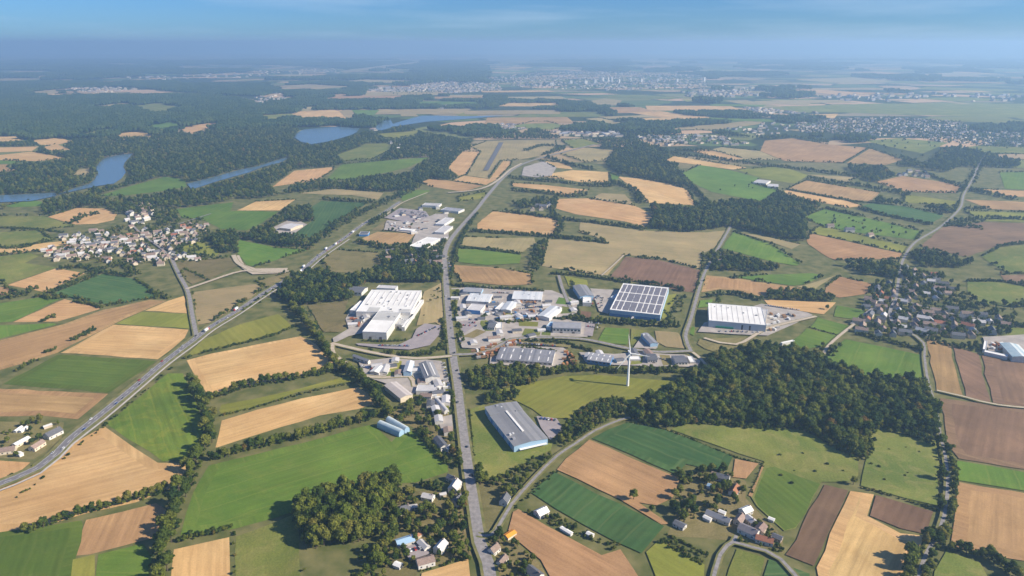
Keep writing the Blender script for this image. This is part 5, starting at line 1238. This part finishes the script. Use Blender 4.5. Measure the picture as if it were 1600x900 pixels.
wood('320 372 365 360 376 376 366 396 345 396 332 382', 12, 8, 'tree of the wood right of the village', DARK, True)
wood('370 372 400 368 488 374 490 388 432 384', 12, 8, 'tree of the belt between the green fields', DARK, True)
wood('395 352 440 330 485 323 490 345 455 356 470 365 440 372 390 370', 12, 9, 'tree around the farm between the green fields', DARK, True, .8)
wood('440 305 470 290 520 284 640 275 665 262 720 262 722 276 665 292 640 300 600 300 500 296', 14, 10, 'tree of the long belt below the lake', DARK, True)
wood('190 335 210 325 240 325 290 330 335 338 340 352 290 350 250 352 235 335', 12, 10, 'tree in the upper village', DARK, True, .6)
wood('480 485 530 480 555 500 540 515 500 520', 6, 8, 'tree in the scrub left of the factory', MIX, True, .5)
wood('610 365 700 365 705 395 650 392', 9, 9, 'tree of the northern estate gardens', DARK, True, .4)
wood('800 318 865 310 870 322 812 328', 11, 9, 'tree of the belt farm', DARK, True, .7)
wood('832 388 852 372 852 400 842 425 825 425', 9, 8, 'tree of the belt left of the broad dry field', DARK, True, .8)
scatter('88 408 95 380 150 362 200 355 250 350 330 352 320 410 190 414', 380, 5, 11, 'garden tree in the riverside village', DARK, 60)
scatter('1340 505 1360 450 1400 422 1470 430 1500 455 1590 495 1590 522 1520 530 1450 528 1345 522', 380, 6, 12, 'garden tree in the leafy hamlet at right', DARK, 90)
scatter('1060 735 1140 735 1160 760 1160 800 1110 815 1060 830 1050 800', 60, 5, 12, 'garden tree in the bottom-right hamlet', MIX, 40)
scatter('1160 795 1225 840 1225 865 1150 848', 10, 4, 7, 'garden tree beside the hamlet lane', MIX, 30)
scatter('1035 840 1105 870 1095 888 1030 850', 2, 2.5, 4, 'small tree in the allotment garden', MIX, 46)
scatter('600 770 730 770 735 880 600 895', 85, 6, 13, 'garden tree around the courtyard farm', MIX, 90)
scatter('750 850 800 845 840 880 800 900 770 890', 22, 5, 9, 'garden tree by the bottom road fork', MIX, 30)
scatter('0 655 95 660 95 690 60 715 0 712', 22, 6, 11, 'tree around the highway farm', MIX, 30)
scatter('590 640 710 615 705 720 650 690', 34, 6, 12, 'tree around the roadside yards below the barn', MIX, 60)
scatter('705 455 900 470 915 530 720 545', 120, 4, 8.5, 'tree standing in the estate yards', MIX, 70)
scatter('820 800 850 815 960 860 970 852 930 838 860 800', 16, 3.5, 7, 'tree in the garden strip beside the green field', MIX, 40)
scatter('650 458 700 440 700 520 660 510', 10, 4, 7, 'tree on the dry grass between factory and road', MIX, 10, False)
scatter('1375 668 1467 690 1470 790 1345 755', 0, 3, 5, 'shrub in the right meadow', MIX, 8, False)
scatter('1200 672 1340 720 1320 750 1200 780', 0, 3, 5, 'shrub in the rough meadow', MIX, 8, False)
scatter('1275 330 1440 365 1430 375 1270 350', 22, 6, 10, 'tree dotted over the green farm plots at right', DARK, 10, False)
scatter('1160 270 1240 290 1230 312 1120 300', 12, 6, 9, 'tree dotted along the far green field', DARK, 0, False)
scatter('1280 215 1600 215 1600 262 1480 262 1350 240', 110, 8, 14, 'tree dotted over the far right pastures', DARK, 0)
hedge('985 655 1000 630 1052 610 1068 594 1105 580', 7, 'edge tree of the dense wood, turbine side', wid=3); hedge('1000 662 1060 664 1100 662 1200 670 1256 671 1344 717 1357 682 1374 669 1430 685 1464 690', 7, 'edge tree of the dense wood, meadow side', wid=2.5)
# hedges and rows
hedge('300 602 312 622 322 648 326 688 305 722 290 760 268 820 252 880 248 905', 15, 'tree in the winding hedgerow right of the wheat and sunflower fields', wid=3.2)
hedge('40 833 90 816 133 802 200 785 262 767', 9.5, 'tree in the low hedgerow below the big wheat field', gap=.12)
hedge('330 718 400 700 480 682 530 668 575 656 592 648', 13, 'tree in the hedgerow above the big green field', wid=1.5)
hedge('322 628 380 607 450 594 500 585 540 577', 11.5, 'tree in the hedgerow below the upper wheat field')
shrubs('345 650 400 637 470 616 540 601 575 594', 'shrub in the thin hedge above the lower wheat field', .9)
hedge('452 480 475 500 500 535 525 570 548 585 575 605 600 640 612 655', 14, 'tree in the slanting tree line left of the roadside yards', wid=2.2)
shrubs('290 560 340 546 400 532 450 516 462 508', 'shrub in the hedge between yellow and wheat fields', 1.3, 2.5)
hedge('330 512 370 490 405 470 432 452', 9, 'tree on the highway bank', wid=3)
hedge('295 535 280 552', 7, 'tree at the highway bend')
shrubs('0 778 60 727 110 682 160 642 215 598 260 560', 'shrub along the upper highway verge', .9, 7, 1.5, .4)
shrubs('20 782 70 745 120 700 170 660 225 612 270 575', 'shrub along the lower highway verge', .9, 5, 1.2, .3)
hedge('1464 690 1472 720 1474 760 1472 800', 13, 'tree on the left side of the right-hand lane', kinds=MIX, sp=8)
hedge('1482 700 1488 740 1488 790 1474 840', 9, 'tree on the right side of the right-hand lane', gap=.15, sp=6)
hedge('1462 826 1452 845 1436 868 1420 890 1412 905', 15, 'tall tree on the left of the lane bottom end', sp=7, wid=1.5)
hedge('1478 830 1466 855 1452 876 1438 900', 12, 'tree on the right of the lane bottom end', sp=6, wid=1.5)
hedge('1485 856 1530 869 1565 885 1605 905', 10, 'tree in the hedge below the striped brown field')
hedge('575 549 620 556 660 556 688 545', 8, 'tree in the hedge below the factory car park')
shrubs('568 533 600 534 635 532', 'shrub in the clipped hedge before the factory', 1.0, 2.2, .5)
hedge('690 500 696 520 692 548', 6, 'tree between the car park and the central road', sp=6)
hedge('850 586 895 580 940 581 1000 583 1060 582', 10, 'tree in the hedge above the turbine field')
hedge('905 503 950 505 985 507 1030 510 1065 512', 10, 'tree in the hedge below the solar warehouse', kinds=DARK, wid=2)
hedge('862 428 900 431 940 436 985 443', 6, 'tree in the hedge above the solar warehouse', kinds=DARK)
hedge('1000 444 1055 450 1066 456', 8, 'tree behind the solar warehouse', kinds=DARK, wid=2)
shrubs('1045 500 1055 480 1066 462', 'shrub in the brambles right of the solar warehouse', 1.3, 2, 5, 0)
hedge('1100 465 1140 460 1190 470', 8, 'tree in the hedge behind the white warehouse', kinds=DARK, gap=.15)
hedge('700 446 740 450 790 453 850 456', 6.5, 'tree in the hedge behind the estate', kinds=DARK)
hedge('703 440 707 420 712 395 725 365 745 335', 7, 'tree along the right side of the far central road', kinds=DARK, gap=.2)
hedge('690 400 683 430', 8, 'tree along the left side of the far central road', kinds=DARK)
hedge('712 388 760 391 812 398', 6, 'tree in the hedge above the small green field', kinds=DARK, gap=.4)
hedge('735 362 800 366 870 372 948 379', 9, 'tree in the belt below the first stubble field', kinds=DARK, wid=4)
hedge('790 331 870 342 940 350 1003 358', 9, 'tree in the belt above the broad dry field', kinds=DARK, wid=3)
hedge('867 310 862 330 876 352 868 370', 9, 'tree in the belt between two stubble fields', kinds=DARK, wid=4)
hedge('795 278 830 282 900 288', 10, 'tree in the far belt by the works yard', kinds=DARK, wid=4)
hedge('800 298 850 302 890 308 920 305', 10, 'tree in the second far belt', kinds=DARK, wid=5)
hedge('905 290 950 292 960 286 990 298 1000 318', 11, 'tree in the bent far belt', kinds=DARK, wid=5)
hedge('855 246 890 258 930 266', 11, 'tree in the belt beside the far road', kinds=DARK, wid=5)
hedge('820 236 850 228 880 232 850 242', 10, 'tree of the loop planting on the airfield', kinds=DARK, wid=5)
hedge('1065 275 1090 300 1108 322', 10, 'tree in the belt right of the rounded stubble field', kinds=DARK, wid=3)
hedge('1055 236 1110 236', 11, 'tree in the short far belt', kinds=DARK, wid=5); hedge('1050 240 1140 252 1230 263 1340 277', 11, 'tree in the long far belt at right', kinds=DARK, wid=6)
hedge('1262 279 1300 286 1350 292 1420 306', 11, 'tree in the belt above the brown strip', kinds=DARK, wid=5); shrubs('1230 297 1320 313 1362 318', 'shrub in the far low hedge', 1.5, 3)
hedge('1340 326 1380 336 1455 352', 8, 'tree in the hedge below the far green strip', kinds=DARK, wid=3); hedge('1290 326 1340 338', 8, 'tree in the hedge of the farm plots', kinds=DARK)
hedge('1505 297 1530 301 1588 313', 11, 'tree in the far right belt', kinds=DARK, wid=5); hedge('1508 326 1546 327', 9, 'tree in the short right belt', kinds=DARK, wid=3)
hedge('1490 350 1550 342 1600 348', 10, 'tree in the belt above the brown right field', kinds=DARK, wid=5); hedge('1475 352 1535 357', 9, 'tree near the far right road', kinds=DARK, wid=5)
hedge('1556 386 1600 372', 7, 'tree by the right brown field corner', kinds=DARK, gap=.4); hedge('1510 440 1570 442 1600 462', 6, 'tree in the hedge of the right pasture', kinds=DARK)
hedge('1505 300 1520 278 1530 258', 9, 'tree along the far right road', kinds=DARK, wid=6); hedge('1440 270 1500 292 1540 300', 9, 'tree in the distant right hedge', kinds=DARK, wid=4)
hedge('1570 480 1600 470', 11, 'tree at the right picture edge above the farm', kinds=DARK, wid=8); hedge('1530 500 1600 520', 8, 'tree in the hedge right of the hamlet', kinds=DARK, wid=4)
hedge('1340 522 1390 535 1440 548', 6, 'tree in the hedge below the hamlet', kinds=DARK, wid=2.5); hedge('1440 535 1446 560', 6, 'tree on the lane below the hamlet', kinds=DARK)
hedge('1450 530 1500 545 1530 540', 7, 'tree between the hamlet and the right-hand farm', kinds=DARK, wid=5)
hedge('1280 560 1300 540 1290 552', 8, 'tree at the lane behind the wood', wid=5); shrubs('1265 512 1310 525', 'shrub between the mown fields', .8); shrubs('1330 510 1300 540', 'shrub along the white track', .8, 4)
hedge('487 380 530 352 575 328 620 308 645 298', 11, 'tree in the belt along the far highway', kinds=DARK, wid=7); hedge('560 378 600 388 640 384', 9, 'tree in the belt below the bare plot', kinds=DARK, wid=4)
hedge('505 312 545 315 585 317', 10, 'tree in the hedge above the green crop', kinds=DARK, wid=3); hedge('575 352 600 338 612 330', 9, 'tree along the car storage lot', kinds=DARK, wid=4)
hedge('100 462 85 468 60 462', 7, 'tree clump left of the beet field', wid=4); hedge('78 458 110 445 160 426 205 433', 6, 'tree in the hedge above the beet field', kinds=DARK, wid=2)
hedge('115 472 140 476 160 482', 5, 'tree below the beet field'); hedge('170 478 190 472', 5, 'tree at the beet field edge')
hedge('68 503 85 495', 6, 'tree between two green strips', wid=3); hedge('112 533 125 527 148 515', 6, 'tree in the short hedge in the long stubble field', kinds=DARK); hedge('72 552 88 546', 5, 'tree in the stubble field margin')
hedge('28 580 40 572 62 562', 5, 'tree in the margin above the dark green field'); hedge('0 470 22 465 45 455 60 450', 7, 'tree at the left edge below the village', kinds=DARK, wid=4)
hedge('95 420 130 418 150 430', 7, 'tree in the hedge below the village', kinds=DARK, wid=4); hedge('150 424 190 415 215 430', 7, 'tree below the village gardens', kinds=DARK, wid=5); hedge('235 455 262 468', 6, 'tree around the crossroads house', kinds=DARK, wid=4)
hedge('288 420 330 440', 3, 'tree in the roadside scrub', gap=.5); hedge('0 385 30 388 70 375', 5, 'tree in the hedge left of the village', kinds=DARK, gap=.2); hedge('0 355 45 358 100 364', 5, 'tree in the far left hedge', kinds=DARK, gap=.2); hedge('108 350 135 338 155 334', 9, 'tree clump in the curved wheat field', kinds=DARK, wid=5)
shrubs('1032 846 1064 864 1096 884', 'shrub in the lower hedge of the allotment garden', .7, 2, .3, 0); shrubs('1042 836 1075 852 1106 868', 'shrub in the upper hedge of the allotment garden', .8, 2, .3, 0); shrubs('1150 848 1185 860 1222 872', 'shrub along the hamlet lane', .8, 2.5, .6); shrubs('1056 742 1100 750 1140 750', 'shrub in the top hedge of the hamlet', .9, 2.5, .6)
shrubs('980 660 1045 674 1150 715 1190 724', 'shrub in the thin hedge above the beet field', .7, 2.5, .4, 0)
shrubs('1192 724 1172 772', 'shrub along the track beside the hamlet', .6, 4, 1); shrubs('1345 762 1413 781 1466 799', 'shrub in the hedge above the dark soil', .8, 2.6, .5); shrubs('868 738 800 797', 'shrub on the lane bank', .8, 3, 1.5, .3)
shrubs('733 640 738 700 745 748 742 780', 'shrub along the lawn beside the central road', .8, 3.5, .6, .2); shrubs('703 585 709 640 718 720', 'shrub along the left kerb of the central road', .9, 5, 1.2, .4)
shrubs('657 893 700 882 738 870', 'shrub in the wall hedge of the courtyard farm', .8, 2.5, .4); shrubs('365 828 366 860 366 900', 'shrub between meadow and striped stubble', .8, 4, .6, .3)
hedge('280 845 320 836 362 828', 4.5, 'tree in the low hedge at the bottom of the green field'); hedge('655 672 680 705 700 725', 5, 'tree in the clipped hedge beside the green field corner', kinds=DARK)
hedge('700 700 712 712 722 738', 8.5, 'orange autumn tree beside the central road', kinds=[8, 8, 0], wid=3); hedge('738 742 748 752 760 756', 7, 'tree at the road corner below the lawn', wid=3)
hedge('690 765 668 762 655 758', 9, 'conifer and tree behind the tall white house', kinds=[7, 0, 3], sp=6)
hedge('805 540 830 545 870 550', 4, 'tree in the verge behind the dark-roof hall', gap=.3); hedge('785 533 860 536 900 542 925 550', 6, 'tree along the estate road', kinds=DARK, gap=.15); hedge('890 555 900 575', 6, 'yellow tree beside the blue-walled hall', kinds=[8, 2])
hedge('716 455 710 480 716 505 722 530', 6, 'tree along the left fence of the estate', gap=.4); hedge('775 503 800 505 840 500', 5, 'tree in the estate green', gap=.3); hedge('760 492 752 500', 5, 'tree near the blue-fronted workshop'); hedge('830 497 880 500 905 492', 5, 'tree above the white hall', kinds=DARK); hedge('893 440 905 470 925 480', 4, 'tree along the solar warehouse lane', kinds=DARK, gap=.4)
for x, y, s_, lab in ((749, 741, 1.3, 'tall tree shading the central road, upper of two'), (751, 757, 1.4, 'tall tree shading the central road, lower of two'), (713, 484, .7, 'small tree on the right kerb of the central road before the estate'), (716, 531, .9, 'tree by the estate entrance on the central road'), (724, 535, .8, 'second tree by the estate entrance'), (706, 446, .9, 'tree on the right kerb above the estate'), (780, 842, 1.2, 'tree in the corner of lane and central road'), (990, 781, 1.15, 'single round tree in the striped tan field'), (1018, 800, .75, 'small round tree below the single field tree'), (1333, 757, .9, 'single tree at the corner of the rough meadow'), (1545, 872, 1.25, 'big round tree in the bottom right hedge'), (1122, 476, 1.35, 'big dark tree behind the white warehouse'), (476, 893, .4, 'tiny pale tree at the bottom meadow edge'),
                      (1084, 806, 1.2, 'big tree beside the long grey-roofed barn'), (1074, 800, 1.3, 'biggest tree in the grove of the bottom-right hamlet'), (1080, 790, 1.1, 'tree at the top of the hamlet grove'), (1066, 812, 1.1, 'tree at the lower end of the hamlet grove'), (1292, 484, .9, 'lone dark tree at the end of the stubble strip')):
    p = G(x, y); put(p.x, p.y, s_, 0 if s_ > .5 else 2, lab, None)

# hedgerows along the fields of the middle distance
hr = random.Random(5)
for w in HEDGED:
    for i in range(len(w)):
        a, b_ = w[i], w[(i + 1) % len(w)]; L_ = (b_ - a).length
        if L_ < 50 or hr.random() > .5: continue
        d = 0; tall = hr.random() < .6
        while d < L_:
            p = a.lerp(b_, d / L_)
            if tall and hr.random() < .55: put(p.x + hr.gauss(0, 1.5), p.y + hr.gauss(0, 1.5), hr.uniform(.35, .95), hr.choice(DARK), 'tree in the hedgerow network of the middle distance', 'middle distance hedgerow trees')
            else: SHRUBS.append((p.x + hr.gauss(0, 1), p.y + hr.gauss(0, 1), hr.uniform(.9, 2.0), hr.randrange(3), 'shrub in the hedgerow network of the middle distance', None))
            d += hr.uniform(2.5, 7) if hr.random() > .06 else hr.uniform(12, 30)
# distant woods
for s in ('1240 195 1300 186 1390 184 1500 190 1520 205 1500 215 1420 215 1330 210 1260 208', '1420 215 1520 205 1600 208 1600 235 1540 230 1470 222', '990 214 1060 210 1130 214 1180 228 1120 226 1040 228'):
    wood(s, 9, 15, 'garden tree of the far suburb', DARK, False, .42)
for s in ('570 140 640 133 700 128 780 130 785 142 700 146 620 149', '760 122 840 113 960 112 1100 118 1110 140 960 142 830 138 780 132', '1060 145 1180 138 1190 150 1080 155'):
    wood(s, 14, 60, 'garden tree of the far city', DARK, False, .5)
def far_wood(s, sp, dens=1.0, nmask=None, sz=1.0):
    P = grid_pts(np.array([(p.x, p.y) for p in poly(s)]), sp); P = open_view(P[~in_any(P)], 15 * sz)
    if nmask is not None:
        f, th = nmask; a = RNG.uniform(0, 6, 4); n_ = np.sin(P[:, 0] * f + a[0] + 1.3 * np.sin(P[:, 1] * f * .7 + a[1])) + np.sin(P[:, 1] * f * 1.3 + a[2] + 1.5 * np.sin(P[:, 0] * f * .8 + a[3])); P = P[n_ > th]
    if dens < 1: P = P[RNG.random(len(P)) < dens]
    for x, y in P: PATCH.append((x, y, sz * RNG.uniform(.85, 1.2), NT + 3 + int(RNG.integers(3))))
wood('0 225 110 222 190 216 330 205 430 195 470 205 455 222 490 228 560 212 585 206 640 200 660 210 735 222 735 235 720 262 665 278 640 262 530 258 515 262 465 265 420 293 440 305 400 312 370 310 330 322 290 326 240 325 190 335 70 337 70 322 0 335', 14, 13, 'tree of the riverside woods', DARK, True)
wood('735 215 870 205 1000 205 1050 215 1000 225 945 235 900 218 760 218', 14, 16, 'tree of the woods beyond the airfield', DARK, True)
far_wood('0 150 330 150 600 190 590 200 480 198 330 205 190 216 0 222', 48)
far_wood('0 128 560 128 640 150 900 150 1000 170 1100 175 1180 178 1180 200 1050 210 870 205 740 215 640 198 600 190 330 150 0 150', 52, .9, (.0022, -.55))
far_wood('1180 178 1600 185 1600 232 1450 225 1290 222 1200 205', 52, .45, (.004, -.4))
far_wood('0 94 760 94 760 145 640 145 560 126 0 126', 95, .85, (.0012, -.5), 1.7)
far_wood('760 94 1600 94 1600 165 1180 170 1000 165 900 145 760 145', 95, .6, (.0016, .35), 1.7)

ROADX = EXCL[NFIELD + len(YARDS) + 5:]
def clear(lst):
    P = np.array([(a[0], a[1]) for a in lst]); bad = np.zeros(len(P), bool)
    for q in ROADX:
        lo, hi = q.min(0), q.max(0); c = (P[:, 0] > lo[0]) & (P[:, 0] < hi[0]) & (P[:, 1] > lo[1]) & (P[:, 1] < hi[1])
        if c.any(): i = np.where(c)[0]; bad[i] |= inside(P[i], q)
    return [a for a, b_ in zip(lst, bad) if not b_]
TREES = clear(TREES); SHRUBS = clear(SHRUBS)
# the 300 trees that show largest are things of their own, the others one mass
def split(lst, n, wt=None):
    sc_ = []
    for i, t_ in enumerate(lst):
        if t_[1] < 50: continue
        a, b_, k = pix(t_[0], t_[1])
        if -5 < a < 1605 and 60 < b_ < 905: sc_.append((-t_[2] * (wt[t_[3]] if wt else 1) / k, i))
    sc_.sort(); top = {i for _, i in sc_[:n]}
    return [lst[i] for i in sorted(top)], [t_ for i, t_ in enumerate(lst) if i not in top]
top, rest = split(TREES, 300, [q[1] for q in SPEC])
for x, y, s_, k, lab, grp in top:
    r = empty('tree', (x, y, 0), random.uniform(0, 6.28)); r.scale = (s_, s_, s_ * random.uniform(.92, 1.1)); tag(r, lab, 'tree', grp)
    obj('trunk', TRUNK[k], r); obj('crown', CROWN[k], r)
topb, restb = split(SHRUBS, 300)
for x, y, s_, k, lab, grp in topb:
    o = obj('shrub', BUSH[k], None, (x, y, ZI[0] * .5), random.uniform(0, 6.28)); o.scale = (s_, s_, s_); tag(o, lab, 'shrub', lab)
def mass(name, data, label):
    """points carrying a tree each, by geometry nodes"""
    D = np.array([(a[0], a[1], a[2], a[3]) for a in data]); me = bpy.data.meshes.new(name); me.vertices.add(len(D))
    co = np.zeros((len(D), 3), np.float32); co[:, :2] = D[:, :2]; me.vertices.foreach_set('co', co.ravel())
    for an, ty, val in (('variant', 'INT', D[:, 3].astype(np.int32)), ('size', 'FLOAT', D[:, 2].astype(np.float32)), ('turn', 'FLOAT', RNG.uniform(0, 6.28, len(D)).astype(np.float32))):
        at = me.attributes.new(an, ty, 'POINT'); at.data.foreach_set('value', val)
    o = obj(name, me); o['kind'] = 'stuff'; o['label'] = label
    ng = bpy.data.node_groups.new(name, 'GeometryNodeTree'); ng.interface.new_socket('Geometry', in_out='INPUT', socket_type='NodeSocketGeometry'); ng.interface.new_socket('Geometry', in_out='OUTPUT', socket_type='NodeSocketGeometry')
    nn = ng.nodes; gi = nn.new('NodeGroupInput'); gout = nn.new('NodeGroupOutput'); ip = nn.new('GeometryNodeInstanceOnPoints'); ci = nn.new('GeometryNodeCollectionInfo')
    ci.inputs['Collection'].default_value = VARS; ci.inputs['Separate Children'].default_value = True; ci.inputs['Reset Children'].default_value = True
    def attr(an, ty): a = nn.new('GeometryNodeInputNamedAttribute'); a.data_type = ty; a.inputs['Name'].default_value = an; return a.outputs['Attribute']
    cx = nn.new('ShaderNodeCombineXYZ'); lk = ng.links.new; lk(attr('turn', 'FLOAT'), cx.inputs['Z'])
    lk(gi.outputs[0], ip.inputs['Points']); lk(ci.outputs[0], ip.inputs['Instance']); ip.inputs['Pick Instance'].default_value = True
    lk(attr('variant', 'INT'), ip.inputs['Instance Index']); lk(cx.outputs[0], ip.inputs['Rotation']); lk(attr('size', 'FLOAT'), ip.inputs['Scale']); lk(ip.outputs[0], gout.inputs[0])
    o.modifiers.new('trees', 'NODES').node_group = ng
    return o
mass('woodland', [(a[0], a[1], a[2], a[3]) for a in rest] + PATCH, 'trees of the woods, belts and hedgerows spread over the countryside')
mass('hedge_shrubs', [(a[0], a[1], a[2], NT + a[3]) for a in restb], 'low shrubs of the far hedges, verges and gardens')
print('trees', len(TREES), 'shrubs', len(SHRUBS), 'far pieces', len(PATCH), 'houses', len(HOUSES))

# ------------------------------------------------------------------ the air: one even haze
hz = bpy.data.materials.new('haze_air'); hz.use_nodes = True; hn = hz.node_tree; hn.nodes.clear()
ho = hn.nodes.new('ShaderNodeOutputMaterial'); pv = hn.nodes.new('ShaderNodeVolumePrincipled')
pv.inputs['Density'].default_value = 1.2e-4; pv.inputs['Color'].default_value = (.42, .66, .95, 1); pv.inputs['Anisotropy'].default_value = .3
pv.inputs['Density Attribute'].default_value = ''; pv.inputs['Absorption Color'].default_value = (0, 0, 0, 1)
hn.links.new(pv.outputs['Volume'], ho.inputs['Volume']); hz.cycles.homogeneous_volume = True
g = MB(); g.box(-EXT - 500, EXT + 500, -3500, EXT + 500, -1, H + 70); o = g.build('haze', hz); o['kind'] = 'stuff'; o['label'] = 'pale blue haze filling the air over the plain'
